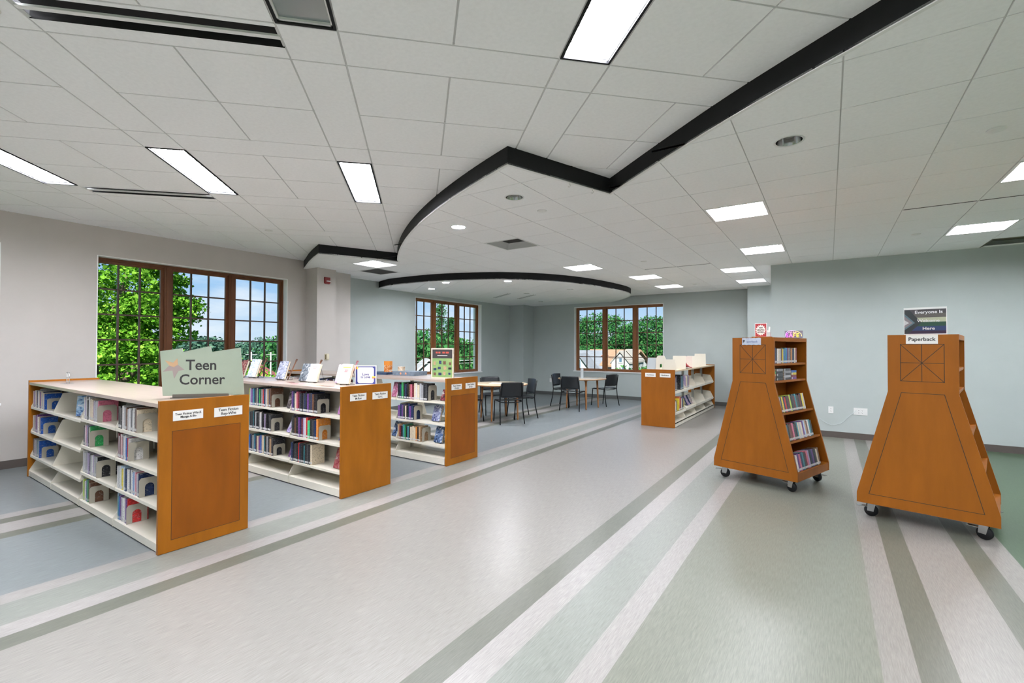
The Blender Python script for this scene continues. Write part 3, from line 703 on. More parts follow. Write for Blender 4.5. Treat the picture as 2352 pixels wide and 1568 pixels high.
# ------------------------------------------------------------------ books
CLR = {'navy': (.015, .03, .09), 'black': (.012, .012, .015), 'white': (.72, .70, .68), 'grey': (.28, .28, .29), 'maroon': (.16, .02, .03), 'red': (.50, .03, .03), 'teal': (.04, .22, .26), 'blue': (.04, .14, .42),
       'pale blue': (.42, .55, .70), 'cream': (.68, .58, .42), 'tan': (.42, .27, .15), 'orange': (.62, .22, .04), 'yellow': (.75, .60, .06), 'green': (.03, .28, .08), 'bright green': (.05, .50, .22), 'purple': (.14, .05, .22), 'pink': (.60, .16, .24),
       'lilac': (.40, .32, .50), 'brown': (.13, .06, .035), 'charcoal': (.045, .045, .05), 'royal blue': (.012, .07, .30), 'silver': (.45, .46, .48), 'lime': (.45, .60, .10)}
def bookmat(c):
    if 'book_' + c in MATS: return MATS['book_' + c]
    col = CLR[c]; m = bpy.data.materials.new('book_' + c.replace(' ', '_')); m.use_nodes = True; MATS['book_' + c] = m
    nt = m.node_tree; N = nt.nodes; L = nt.links; b = N['Principled BSDF']; b.inputs['Roughness'].default_value = .3
    tc = N.new('ShaderNodeTexCoord'); mp = N.new('ShaderNodeMapping'); mp.inputs['Scale'].default_value = (110, 40, 70)
    oi = N.new('ShaderNodeObjectInfo'); ad = N.new('ShaderNodeVectorMath'); ad.operation = 'ADD'
    cx = N.new('ShaderNodeCombineXYZ'); ml = N.new('ShaderNodeMath'); ml.operation = 'MULTIPLY'; ml.inputs[1].default_value = 50
    L.new(oi.outputs['Random'], ml.inputs[0]); L.new(ml.outputs[0], cx.inputs[2]); L.new(tc.outputs['Object'], mp.inputs[0]); L.new(mp.outputs[0], ad.inputs[0]); L.new(cx.outputs[0], ad.inputs[1])
    nz = N.new('ShaderNodeTexNoise'); nz.inputs['Scale'].default_value = 1; nz.inputs['Detail'].default_value = 3; L.new(ad.outputs[0], nz.inputs['Vector'])
    r = N.new('ShaderNodeValToRGB'); r.color_ramp.interpolation = 'CONSTANT'
    lum = sum(col) / 3; d1 = tuple(x * .72 for x in col) if lum > .3 else tuple(min(.8, x * 1.5 + .01) for x in col); d2 = tuple(x * .35 for x in col) if lum > .3 else tuple(.25 + .5 * x for x in col)
    e = r.color_ramp.elements; e[0].position = 0; e[0].color = (*d1, 1); e[1].position = .40; e[1].color = (*col, 1); x = e.new(.62); x.color = (*d2, 1); x = e.new(.65); x.color = (*col, 1)
    L.new(nz.outputs['Fac'], r.inputs[0]); L.new(r.outputs[0], b.inputs['Base Color']); return m
BM = {}
STICK = mat('sticker', (.55, .55, .55), rough=.5)
def bookmesh(c, t, h, d, st=True):
    key = (c, round(t * 500), round(h * 100), round(d * 100), st)
    if key in BM: return BM[key]
    t, h, d = round(t * 500) / 500, round(h * 100) / 100, round(d * 100) / 100
    mb = MB(); e = .0022
    mb.box(0, 0, 0, e, d, h).box(t - e, 0, 0, t, d, h).box(e, 0, 0, t - e, e, h)
    mb.box(e, e, .003, t - e, d - .004, h - .003, 1)
    if st: mb.box(.002, -.0006, .010, t - .002, 0, .030, 2)
    BM[key] = mb.mesh('book', [bookmat(c), PAGES, STICK]); return BM[key]
NB = [0]
def row(x0, x1, yf, z, seq, h, d, tt, where, group, reverse_pages=False, stick=True, rise=0.0, name='book', last=None, anchor=None):
    """books from x0 to x1, spines facing -y at y=yf"""
    x = x0; k = 0
    items = []
    while x < x1 - .008:
        c = seq[k % len(seq)] if k < len(seq) else random.choice(seq)
        t = max(.012, random.gauss(tt, tt * .18)); t = round(t * 500) / 500
        if x + t > x1: break
        items.append((c, t, x)); x += t + .0008; k += 1
    for k, (c, t, x) in enumerate(items):
        hh = max(.12, h + random.uniform(-.022, .006)); last_b = k == len(items) - 1
        if last_b and last: c = last
        th = 'thin' if t < tt * .85 else ('thick' if t > tt * 1.15 else '')
        o = link(name, bookmesh(c, t, hh, d, stick), None, (x, yf + random.uniform(0, .008), z + .001))
        lab = ('%s %s %s, %s from left, %s' % (th, c, name, ORD[min(k, 35)], where)).strip()
        tag(o, lab, 'book', group); NB[0] += 1
    return items[-1][2] + items[-1][1] if items else x0
def bookend(x, yf, z, label, h=.15, w=.14, m=None, rz=0):
    # upright plate with an arch cut out, plate faces +x, foot runs under the books
    t = thing('bookend', label, 'bookend', (x, yf, z), rz, 'metal bookends')
    arch = [(w * .28, 0)] + [(w / 2 - w * .22 * math.cos(a), h * .50 + w * .22 * math.sin(a)) for a in np.linspace(0, PI, 9)] + [(w * .72, 0)]
    outer_l = [(0, 0), (0, h * .86), (w * .1, h)]; outer_r = [(w * .9, h), (w, h * .86), (w, 0)]
    mb = MB()
    # left leg, right leg, top in convex pieces
    mb.prism([(0, 0), (w * .28, 0), (w * .28, h * .5), (0, h * .5)], 0, .0016, 'x'); mb.prism([(w * .72, 0), (w, 0), (w, h * .5), (w * .72, h * .5)], 0, .0016, 'x')
    A = [(w / 2 - w * .22 * math.cos(a), h * .50 + w * .22 * math.sin(a)) for a in np.linspace(0, PI, 9)]
    T = [(0, h * .5), (0, h * .72), (0, h * .88), (w * .1, h), (w * .5, h), (w * .9, h), (w, h * .88), (w, h * .72), (w, h * .5)]
    for i in range(8): mb.prism([A[i], T[i], T[i + 1], A[i + 1]], 0, .0016, 'x')
    mb.build('plate', m or CREAMG, t)
    MB().box(-.10, w * .1, 0, 0, w * .9, .0012).build('foot', m or CREAMG, t)
    return t
def artmat(name, cols, scale=18):
    if name in MATS: return MATS[name]
    m = bpy.data.materials.new(name); m.use_nodes = True; MATS[name] = m
    nt = m.node_tree; N = nt.nodes; L = nt.links; b = N['Principled BSDF']; b.inputs['Roughness'].default_value = .22; b.inputs['Coat Weight'].default_value = .4
    tc = N.new('ShaderNodeTexCoord'); nz = N.new('ShaderNodeTexNoise'); nz.inputs['Scale'].default_value = scale; nz.inputs['Detail'].default_value = 2.5; nz.inputs['Distortion'].default_value = 1.2
    L.new(tc.outputs['Object'], nz.inputs['Vector']); r = N.new('ShaderNodeValToRGB'); r.color_ramp.interpolation = 'EASE'; e = r.color_ramp.elements
    e[0].position = .32; e[0].color = (*cols[0], 1); e[1].position = .68; e[1].color = (*cols[-1], 1)
    for k, c in enumerate(cols[1:-1]): x = e.new(.32 + .36 * (k + 1) / (len(cols) - 1)); x.color = (*c, 1)
    L.new(nz.outputs['Fac'], r.inputs[0]); L.new(r.outputs[0], b.inputs['Base Color']); return m
def display_book(x, y, z, rz, art, label, w=.14, h=.21, t=.028, lean=20, stand=True, group=None, lines=None, edgec='navy'):
    """face-out book; rz=0 faces -y, leaning back"""
    st = thing('book_easel', 'wire easel under the ' + ' '.join(label.split()[:11]), 'easel', (x, y, z), rz, 'wire book easels') if stand else None
    c, s = math.cos(R(lean)), math.sin(R(lean)); off = .014 if stand else .002
    if stand:
        e = MB(); r = .0018
        for sx in (-.045, .045):
            e.tube([(sx, -.035, .012), (sx, -.035, .0025), (sx, .012, .0025), (sx, .012 + .17 * s, .0025 + .17 * c)], r, 6)
            e.tube([(sx, .012 + .17 * s, .0025 + .17 * c), (sx * 1.05, .115, .0025)], r, 6)
        e.tube([(-.045, .012, .0025), (.045, .012, .0025)], r, 6).tube([(-.047, .115, .0025), (.047, .115, .0025)], r, 6).tube([(-.045, .012 + .17 * s, .0025 + .17 * c), (.045, .012 + .17 * s, .0025 + .17 * c)], r, 6)
        e.build('wire', BLACKM, st)
    b = thing('display_book', label, 'book', (x, y, z), rz, group)
    T = Matrix.Translation((0, -.012 if stand else 0, .006 if stand else .0015)) @ Matrix.Rotation(R(-lean), 4, 'X')
    e = .002
    MB().box(-w / 2, -t, 0, w / 2, -t + e, h, 0, T).box(-w / 2, -e, 0, w / 2, 0, h, 0, T).box(-w / 2, -t + e, 0, -w / 2 + e, -e, h, 0, T).build('cover', bookmat(edgec), b)
    MB().box(-w / 2 + e, -t + e, .003, w / 2 - .004, -e, h - .003, 0, T).build('pages', PAGES, b)
    MB().box(-w / 2 + .001, -t - .0006, .001, w / 2 - .001, -t, h - .001, 0, T).build('cover_art', art, b)
    if lines:
        for (w_, h_, m, zz) in lines: MB().box(-w_ / 2, -t - .0010, zz - h_ / 2, w_ / 2, -t - .0006, zz + h_ / 2, 0, T).build('title_print', m, b)
    return b

def shelf_books(case_y, where_case):
    pass
P_W = ['white', 'silver', 'grey', 'cream', 'white', 'lilac']
yF = lambda c: c + .032
C1, C2, C3 = 1.40, 2.927, 4.468
# nearest bookcase, near bay
g = 'books in the nearest bookcase'
row(-4.92, -4.50, yF(C1), S4[0], ['black', 'black', 'charcoal', 'black', 'white', 'white', 'silver', 'grey', 'brown', 'white', 'silver', 'white'], .19, .13, .020, 'top shelf, near bay, nearest bookcase', g, last='cream')
bookend(-4.497, yF(C1) - .005, S4[0], 'putty metal bookend on top shelf, near bay, nearest bookcase')
row(-4.92, -4.67, yF(C1), S4[1], ['maroon', 'silver', 'maroon', 'white', 'red', 'grey', 'white', 'blue', 'white'], .20, .14, .020, 'second shelf, near bay, nearest bookcase', g, last='white')
bookend(-4.667, yF(C1) - .005, S4[1], 'putty metal bookend on second shelf, near bay, nearest bookcase')
row(-4.92, -4.44, yF(C1), S4[2], ['white', 'silver', 'white', 'pale blue', 'yellow', 'white', 'pale blue', 'navy', 'white', 'white', 'silver', 'navy', 'white', 'pale blue', 'blue', 'white', 'pink', 'silver'], .19, .13, .022, 'third shelf, near bay, nearest bookcase', g, last='navy')
bookend(-4.437, yF(C1) - .005, S4[2], 'putty metal bookend on third shelf, near bay, nearest bookcase')
row(-4.92, -4.69, yF(C1), S4[3], ['pale blue', 'teal', 'blue', 'purple', 'white', 'silver', 'white', 'pale blue', 'white'], .20, .14, .022, 'bottom shelf, near bay, nearest bookcase', g, last='red')
bookend(-4.687, yF(C1) - .005, S4[3], 'putty metal bookend on bottom shelf, near bay, nearest bookcase')
w2 = 'second bay, nearest bookcase'
row(-5.82, -5.41, yF(C1), S4[0], ['white', 'lilac', 'silver', 'white', 'black', 'white', 'cream', 'silver', 'cream', 'cream', 'lilac'], .20, .14, .026, 'top shelf, ' + w2, g, last='pink')
bookend(-5.407, yF(C1) - .005, S4[0], 'putty metal bookend on top shelf, second bay, nearest bookcase')
row(-5.82, -5.61, yF(C1), S4[1], ['black', 'black', 'white', 'grey', 'white', 'pink', 'lilac', 'teal'], .19, .13, .019, 'second shelf, ' + w2, g, last='green')
bookend(-5.607, yF(C1) - .005, S4[1], 'putty metal bookend in front of the green book, second bay')
row(-5.82, -5.42, yF(C1), S4[2], ['white', 'silver', 'white', 'grey', 'silver', 'lilac', 'grey', 'black', 'silver', 'white'], .195, .14, .026, 'third shelf, ' + w2, g, last='black')
bookend(-5.417, yF(C1) - .005, S4[2], 'putty metal bookend on third shelf, second bay, nearest bookcase')
row(-5.82, -5.59, yF(C1), S4[3], ['white', 'lime', 'lilac', 'white', 'black', 'blue', 'green', 'brown', 'maroon'], .195, .14, .024, 'bottom shelf, ' + w2, g, last='brown')
bookend(-5.587, yF(C1) - .005, S4[3], 'putty metal bookend on bottom shelf, second bay, nearest bookcase')
w4 = 'far bay, nearest bookcase'
for k, (xe, seq, l) in enumerate(((-7.12, ['white', 'lilac', 'white', 'cream', 'navy', 'white', 'cream', 'purple', 'cream', 'white', 'navy', 'cream'], 'top shelf'), (-7.26, ['white', 'silver', 'maroon', 'purple', 'purple', 'white', 'cream'], 'second shelf'), (-7.28, ['charcoal', 'grey', 'silver', 'purple', 'grey', 'teal', 'white', 'maroon'], 'third shelf'))):
    x = row(-7.61, xe, yF(C1), S3[k], seq, .19, .14, .034, l + ', ' + w4, g, last='royal blue')
    bookend(x + .002, yF(C1) + .02, S3[k], 'small bookend beside royal blue book, %s, far bay' % l, h=.12)
display_book(-6.87, C1 + .12, S3[0], 0, artmat('art_blue', [(.03, .10, .3), (.3, .5, .7), (.75, .8, .85)]), 'pale blue leaning book on top shelf of the far bay', lean=24, stand=False)
display_book(-6.87, C1 + .12, S3[1], 0, artmat('art_blue', []), 'blue leaning book on second shelf of the far bay', lean=24, stand=False)
display_book(-6.90, C1 + .12, S3[2], 0, artmat('art_cream', [(.35, .33, .3), (.6, .56, .5), (.75, .72, .66)]), 'cream leaning book on third shelf of the far bay', lean=26, stand=False, edgec='cream')
display_book(-6.12, C1 + .13, S3[0], R(62), artmat('art_blue', []), 'leaning book seen edge-on, third bay of nearest bookcase', lean=14, edgec='silver', h=.20)
display_book(-5.93, C1 + .10, S3[0], R(20), artmat('art_cream', []), 'small leaning book against the second bay, nearest bookcase', lean=28, edgec='silver', h=.16, w=.11)
# middle bookcase
g = 'books in the middle bookcase'; wm = 'near bay, middle bookcase'
row(-4.92, -4.44, yF(C2), S3b[0], ['purple', 'navy', 'cream', 'pink', 'maroon', 'navy', 'black', 'charcoal', 'navy', 'black', 'purple', 'charcoal', 'navy', 'brown', 'black', 'teal'], .215, .15, .030, 'top shelf, ' + wm, g, last='black')
bookend(-4.435, yF(C2) - .004, S3b[0], 'putty metal bookend on top shelf, near bay, middle bookcase')
row(-4.92, -4.41, yF(C2), S3b[1], ['charcoal', 'black', 'brown', 'black', 'purple', 'navy', 'maroon', 'lilac', 'white', 'red', 'bright green', 'black', 'charcoal', 'navy', 'purple', 'maroon'], .215, .15, .030, 'middle shelf, ' + wm, g, last='orange')
bookend(-4.405, yF(C2) - .004, S3b[1], 'putty metal bookend beside the orange book, middle bookcase')
row(-4.92, -4.53, yF(C2), S3b[2], ['navy', 'black', 'charcoal', 'black', 'red', 'navy', 'black', 'black', 'teal', 'black', 'charcoal', 'black'], .21, .15, .030, 'lowest book shelf, ' + wm, g, last='cream')
art = lambda n, *c: artmat(n, list(c))
display_book(-4.13, C2 + .13, S3b[0], 0, art('art_pink', (.35, .10, .35), (.6, .3, .55), (.8, .7, .8)), 'pink purple leaning book at end of top shelf, middle bookcase', lean=16, stand=False, edgec='purple')
display_book(-4.12, C2 + .15, S3b[1], 0, art('art_navy', (.02, .03, .10), (.2, .22, .35), (.6, .65, .7)), 'navy leaning book at end of middle shelf, middle bookcase', lean=16)
display_book(-4.17, C2 + .11, S3b[2], 0, art('art_red', (.25, .03, .05), (.4, .12, .12), (.45, .4, .4)), 'dark red leaning book at end of low shelf, middle bookcase', lean=16, stand=False, edgec='red')
w2 = 'second bay, middle bookcase'
row(-5.82, -5.33, yF(C2), S3b[0], ['lime', 'lilac', 'purple', 'teal', 'navy', 'charcoal', 'cream', 'navy', 'green', 'black', 'grey', 'red', 'navy', 'silver', 'tan'], .21, .15, .028, 'top shelf, ' + w2, g, last='brown')
bookend(-5.31, yF(C2) - .004, S3b[0], 'putty metal bookend on top shelf, second bay, middle bookcase')
row(-5.82, -5.32, yF(C2), S3b[1], ['teal', 'black', 'charcoal', 'teal', 'black', 'silver', 'black', 'charcoal', 'white', 'grey', 'black', 'black', 'lilac', 'black'], .21, .15, .030, 'middle shelf, ' + w2, g, last='charcoal')
bookend(-5.315, yF(C2) - .004, S3b[1], 'putty metal bookend on middle shelf, second bay, middle bookcase')
row(-5.82, -5.27, yF(C2), S3b[2], ['blue', 'navy', 'charcoal', 'grey', 'teal', 'navy', 'tan', 'cream', 'purple', 'blue', 'tan', 'cream', 'teal', 'black', 'grey', 'black'], .21, .15, .029, 'lowest book shelf, ' + w2, g, last='charcoal')
bookend(-5.265, yF(C2) - .004, S3b[2], 'putty metal bookend on low shelf, second bay, middle bookcase', h=.13)
display_book(-5.03, C2 + .13, S3b[0], R(25), art('art_dark', (.02, .02, .03), (.15, .12, .12), (.4, .36, .35)), 'dark leaning book between bays, top shelf, middle bookcase', lean=18, stand=False, edgec='black')
display_book(-5.03, C2 + .11, S3b[1], 0, art('art_lilac', (.2, .12, .32), (.42, .36, .60), (.75, .78, .85)), 'lilac leaning book between bays, middle shelf, middle bookcase', lean=26, stand=False, edgec='lilac')
display_book(-5.01, C2 + .12, S3b[2], 0, art('art_violet', (.08, .04, .12), (.25, .12, .28), (.6, .5, .62)), 'violet leaning book between bays, low shelf, middle bookcase', lean=20, stand=False, h=.18, edgec='purple')
# farthest bookcase
g = 'books in the farthest teen bookcase'; wf = 'near bay, farthest bookcase'
row(-4.91, -4.34, yF(C3), S3b[0], ['black', 'navy', 'green', 'black', 'navy', 'black', 'brown', 'pink', 'maroon', 'cream', 'white', 'cream', 'silver', 'grey', 'black', 'maroon', 'pink', 'purple', 'red', 'red'], .215, .15, .032, 'top shelf, ' + wf, g, last='charcoal')
bookend(-4.335, yF(C3) - .004, S3b[0], 'putty metal bookend on top shelf, near bay, farthest bookcase', h=.20, w=.16)
row(-4.91, -4.60, yF(C3), S3b[1], ['purple', 'navy', 'purple', 'charcoal', 'cream', 'black', 'navy', 'purple', 'charcoal'], .20, .15, .032, 'middle shelf, ' + wf, g, last='navy')
bookend(-4.595, yF(C3) - .004, S3b[1], 'putty metal bookend on middle shelf, near bay, farthest bookcase', h=.19, w=.16)
row(-4.91, -4.45, yF(C3), S3b[2], ['tan', 'maroon', 'black', 'teal', 'green', 'black', 'teal', 'charcoal', 'cream', 'cream', 'cream', 'orange', 'black', 'brown', 'grey'], .20, .15, .030, 'lowest book shelf, ' + wf, g, last='tan')
bookend(-4.445, yF(C3) - .004, S3b[2], 'putty metal bookend on low shelf, near bay, farthest bookcase', h=.19, w=.16)
display_book(-4.12, C3 + .12, S3b[0], 0, art('art_black', (.01, .01, .015), (.25, .03, .05), (.8, .78, .78)), 'black and red leaning book at end of top shelf, farthest bookcase', lean=24, stand=False, h=.15, edgec='black')
display_book(-4.26, C3 + .12, S3b[1], 0, art('art_navy', ), 'navy and silver leaning book on middle shelf, farthest bookcase', lean=18)
display_book(-4.22, C3 + .12, S3b[2], 0, art('art_night', (.01, .02, .05), (.10, .16, .30), (.65, .7, .75)), 'blue black leaning book on low shelf, farthest bookcase', lean=18)
display_book(-5.03, C3 + .12, S3b[0], R(10), art('art_rose', (.25, .06, .10), (.4, .15, .25), (.5, .4, .45)), 'rose leaning book between bays, top shelf, farthest bookcase', lean=18, stand=False, edgec='maroon')
display_book(-5.03, C3 + .12, S3b[2], 0, art('art_night'), 'blue leaning book between bays, low shelf, farthest bookcase', lean=22, stand=False)
row(-7.61, -6.95, yF(C3), S3b[0], ['white', 'silver', 'white', 'charcoal', 'white', 'cream', 'white', 'pink', 'silver', 'white', 'maroon'], .20, .15, .030, 'top shelf, far bay, farthest bookcase', g)
row(-6.70, -6.05, yF(C3), S3b[0], ['navy', 'teal', 'charcoal', 'silver', 'black', 'white', 'lilac', 'navy', 'grey', 'maroon', 'charcoal'], .20, .15, .030, 'top shelf, third bay, farthest bookcase', g)

# ------------------------------------------------------------------ things on the bookcases
def bookend_top(x, y, z, label, h, w, m, rz, extra=True):
    return bookend(x, y, z, label, h, w, m, rz)
# chrome bookend on the nearest bookcase
t = thing('bookend', 'narrow shiny metal bookend standing alone on the nearest bookcase top', 'bookend', (-7.08, 1.61, 1.0845), R(15))
MB().tube([(-.02, 0, .002), (-.02, 0, .125), (.02, 0, .125), (.02, 0, .002)], .004, 8).build('loop', CHROME, t)
MB().box(-.045, -.05, 0, .05, .03, .0015).build('foot', STEEL, t)
# Teen Corner sign
t = thing('teen_corner_sign', 'pale green Teen Corner sign with zigzag top and star', 'sign', (-4.394, 1.634, 1.0845), math.atan2(.297, .277))
pts = [(-.095, .378), (.063, .402), (.068, .372), (.269, .421), (.276, .372), (.49, .408), (.521, .018), (-.072, .018)]
SGN = mat('sign_green', (.37, .43, .33), rough=.55, var=.03)
mb = MB()
for q in ([pts[0], pts[7], (.068, .018), pts[2], pts[1]], [pts[2], (.068, .018), (.276, .018), pts[4], pts[3]], [pts[4], (.276, .018), pts[6], pts[5]]): mb.prism(q, -.004, .004, 'y')
mb.build('panel', SGN, t)
MB().box(0, -.012, .004, .405, .012, .03).box(-.01, -.03, 0, .415, .05, .004).build('base', mat('pewter', (.20, .18, .15), rough=.3, metal=.7), t)
text('lettering', 'Teen', .118, INK, t, (.203, -.0048, .262), (PI / 2, 0, 0), bold=.0016, sx=.93); text('lettering', 'Corner', .118, INK, t, (.209, -.0048, .144), (PI / 2, 0, 0), bold=.0016, sx=.93)
star = [(-.060, .305), (.0, .285), (.029, .320), (.034, .268), (.080, .228), (.037, .218), (.007, .155), (-.005, .222), (-.074, .212), (-.028, .262)]
cx_, cz_ = (.005, .25); mb = MB()
for k in range(10):
    a, b = star[k], star[(k + 1) % 10]; mb.prism([(cx_, cz_), b, a], -.0052, -.0042, 'y', 1 if k in (0, 1, 2, 9) else 0)
mb.build('star', [mat('star_grey', (.36, .29, .27), rough=.5), mat('star_gold', (.58, .36, .20), rough=.4)], t)
# displays along the middle bookcase top
Z2 = 1.0845
bk = 'book face out on the middle bookcase top'
display_book(-6.38, 3.30, Z2, R(8), art('art_sky', (.35, .42, .5), (.6, .68, .75), (.8, .85, .9)), 'pale blue leaning book on the middle bookcase top, beside the sign', w=.17, h=.25, lean=20, edgec='black')
display_book(-6.62, 3.27, Z2, R(8), art('art_blackred', (.03, .02, .02), (.22, .06, .06), (.4, .25, .2)), 'dark red leaning book half behind the Teen Corner sign', w=.15, h=.23, lean=20, edgec='black')
display_book(-5.66, 3.28, Z2, R(12), art('art_grey', (.10, .11, .16), (.3, .32, .40), (.65, .65, .7)), 'grey blue leaning book, third from the aisle on middle bookcase top', w=.15, h=.235, lean=20, edgec='charcoal')
display_book(-5.13, 3.26, Z2, R(10), art('art_slate', (.04, .05, .06), (.14, .16, .18), (.5, .5, .5)), 'dark slate leaning book behind the pale one, middle bookcase top', w=.14, h=.215, lean=20, edgec='charcoal')
display_book(-4.97, 3.26, Z2, R(10), art('art_mist', (.45, .50, .50), (.62, .60, .58), (.75, .68, .65)), 'pale grey leaning book with dark figure, middle bookcase top', w=.15, h=.215, lean=20, edgec='cream', lines=[(.07, .008, mat('pinkink', (.5, .2, .2)), .175), (.05, .006, mat('pinkink', (.5, .2, .2)), .160)])
display_book(-4.53, 3.32, Z2, R(10), art('art_blossom', (.4, .25, .4), (.7, .62, .68), (.8, .78, .78)), 'white and violet leaning book behind the cream one, middle bookcase top', w=.14, h=.215, lean=20, edgec='white')
display_book(-4.41, 3.28, Z2, R(10), art('art_ivory', (.62, .58, .48), (.72, .68, .58), (.75, .72, .64)), 'cream leaning book with yellow title, nearest on middle bookcase top', w=.15, h=.225, lean=20, edgec='cream', lines=[(.11, .016, mat('yellowink', (.8, .6, .1)), .185), (.05, .008, mat('redink', (.4, .06, .08)), .155), (.045, .007, mat('redink', (.4, .06, .08)), .135)])
t = thing('love_is_love_sign', 'white framed card with navy border reading Love is Love', 'sign', (-4.245, 3.42, Z2), math.atan2(.139, .191))
# card drawn on a vertical board
MB().box(-.118, -.004, 0, .118, .004, .212).build('frame', WHITE, t)
MB().box(-.108, -.0046, .008, .108, -.0036, .203).build('border', mat('navy_print', (.03, .04, .22), rough=.5), t)
MB().prism([(-.088, .035), (-.075, .018), (.075, .018), (.09, .035), (.09, .178), (.075, .192), (-.075, .192), (-.09, .172)], -.0052, -.0044, 'y').build('card', PAPER, t)
for k, (c) in enumerate(((.6, .1, .05), (.8, .4, .05), (.8, .7, .1))):
    MB().box(-.106 + k * .008, -.0056, .17 + k * .0, -.098 + k * .008, -.0050, .20).box(.07, -.0058, .070 + k * .008, .108, -.0052, .078 + k * .008).build('stripe', mat('stripe%d' % k, c), t)
nv = mat('navy_ink', (.03, .03, .20))
text('lettering', 'Love', .038, nv, t, (0, -.0058, .115), (PI / 2, 0, 0), bold=.0008); text('lettering', 'is Love', .036, nv, t, (0, -.0058, .085), (PI / 2, 0, 0), bold=.0008)
for k, (x, y, a, c, l) in enumerate(((-5.45, 3.05, 20, 'tan', 'rust bookmark lying behind the front edge, middle bookcase top'), (-5.2, 3.12, -10, 'maroon', 'brown bookmark lying beneath the grey easels, middle bookcase top'), (-4.95, 3.06, 35, 'pink', 'pink bookmark lying on the middle bookcase top'), (-4.62, 3.08, 5, 'tan', 'pile of tan paper slips nearest on the middle bookcase top'), (-4.40, 3.05, 12, 'brown', 'brown paper slip close to the wooden end, middle bookcase'), (-5.0, 3.18, 50, 'white', 'white paper slip beside the pink bookmark'))):
    o = MB().box(-.075, -.02, 0, .075, .02, .0015).build('bookmark', bookmat(c), None, loc=(x, y, Z2), rz=R(a)); tag(o, l, 'bookmark')
# bookmarks sticking up behind the displayed books
for k, (x, y, l) in enumerate(((-5.60, 3.335, 'dark bookmark standing behind the grey blue book'), (-5.07, 3.325, 'dark tasselled bookmark standing behind the slate book'), (-4.44, 3.355, 'red bookmark standing behind the cream book'), (-6.32, 3.345, 'tall dark bookmark behind the pale blue book'))):
    T = Matrix.Rotation(R(-21), 4, 'X') @ Matrix.Rotation(R(10), 4, 'Y')
    o = MB().box(-.011, 0, 0, .011, .0012, .285, 0, T).box(-.016, 0, .25, .016, .0013, .285, 0, T).build('bookmark', bookmat('maroon' if k == 2 else 'brown'), None, loc=(x, y - .02, Z2 + .001), rz=R(10)); tag(o, l, 'bookmark')
# framed green poster on the farthest bookcase
t = thing('framed_poster', 'wood framed green booklist poster on the farthest bookcase', 'poster', (-4.245, 4.665, 1.0845), R(12))
MB().box(-.168, -.006, 0, -.152, .012, .405).box(.152, -.006, 0, .168, .012, .405).box(-.152, -.006, 0, .152, .012, .018).box(-.152, -.006, .387, .152, .012, .405).build('frame', mat('pale_wood', (.62, .52, .42), rough=.5), t)
MB().box(-.15, .15, 0, .15, .155, .004).box(-.02, .012, 0, .02, .15, .004).prism([(.012, .0), (.012, .25), (.15, .0)], -.004, .004, 'x').build('stand', WHITE, t)
pr = MB().box(-.152, -.002, .018, .152, .006, .27).build('poster', mat('poster_green', (.13, .30, .10), rough=.4, var=.35, vscale=(3, 3, 9), vs=2, c2=(.30, .38, .14)), t)
MB().box(-.152, -.0025, .27, .152, .006, .387).build('poster_head', mat('poster_dark', (.04, .035, .035), rough=.4), t)
rnd = random.Random(3)
for k in range(12):
    px, pz = -.11 + (k % 4) * .073 + rnd.uniform(-.01, .01), .06 + (k // 4) * .075 + rnd.uniform(-.01, .01); w_, h_ = rnd.uniform(.013, .024), rnd.uniform(.012, .024)
    MB().box(px - w_, -.0035, pz - h_, px + w_, -.0022, pz + h_).build('cover_print', bookmat(rnd.choice(['cream', 'maroon', 'black', 'tan', 'navy', 'brown'])), pr)
tp = MB()
for k, (x_, w_) in enumerate(((-.085, .03), (-.045, .03), (.02, .04), (.075, .045))): tp.box(x_ - w_ / 2, -.0035, .335, x_ + w_ / 2, -.0026, .357)
tp.build('title_print', mat('green_red', (.5, .08, .05)), t); MB().box(-.075, -.0035, .302, .075, -.0026, .310).build('subtitle_print', PAPER, t)
# board games and box on the farthest bookcase
def flatbox(x, y, z, w, d, h, rz, m, label, name='board_game_box'):
    t = thing(name, label, 'box', (x, y, z), R(rz))
    MB().box(-w / 2, -d / 2, 0, w / 2, d / 2, h * .6).build('tray', m, t); MB().box(-w / 2 - .003, -d / 2 - .003, h * .45, w / 2 + .003, d / 2 + .003, h).build('lid', m, t); return t
nb = mat('game_navy', (.03, .06, .12), rough=.35, var=.5, vscale=(20, 20, 20)); sg = mat('game_slate', (.16, .20, .25), rough=.35, var=.3, vscale=(20, 20, 20))
flatbox(-5.72, 4.93, 1.0845, .42, .26, .035, 4, nb, 'flat navy board game box lying on the farthest bookcase')
t = flatbox(-5.17, 4.97, 1.0845, .42, .28, .060, 4, sg, 'slate game box with two orange faces beside the navy one')
MB().lathe([(0, -.001), (.018, -.001), (.018, 0), (0, 0)], 12, 0, Matrix.Translation((-.05, -.1435, .03)) @ Matrix.Rotation(PI / 2, 4, 'X')).lathe([(0, -.001), (.018, -.001), (.018, 0), (0, 0)], 12, 0, Matrix.Translation((.05, -.1435, .03)) @ Matrix.Rotation(PI / 2, 4, 'X')).build('face_print', mat('salmon', (.65, .3, .18)), t)
t = thing('game_box', 'orange upright game box standing on the navy box', 'box', (-5.62, 4.95, 1.121), R(8))
MB().box(-.055, -.03, 0, .055, .03, .10).build('carton', artmat('art_orange', [(.45, .1, .03), (.7, .25, .05), (.7, .6, .5)], 30), t); MB().box(-.056, -.031, .1, .056, .031, .165).build('lid', mat('orange_card', (.72, .25, .03)), t)
t = thing('tissue_carton', 'small tan cube carton behind the orange box', 'box', (-5.38, 5.0, 1.121 + .0), R(20))
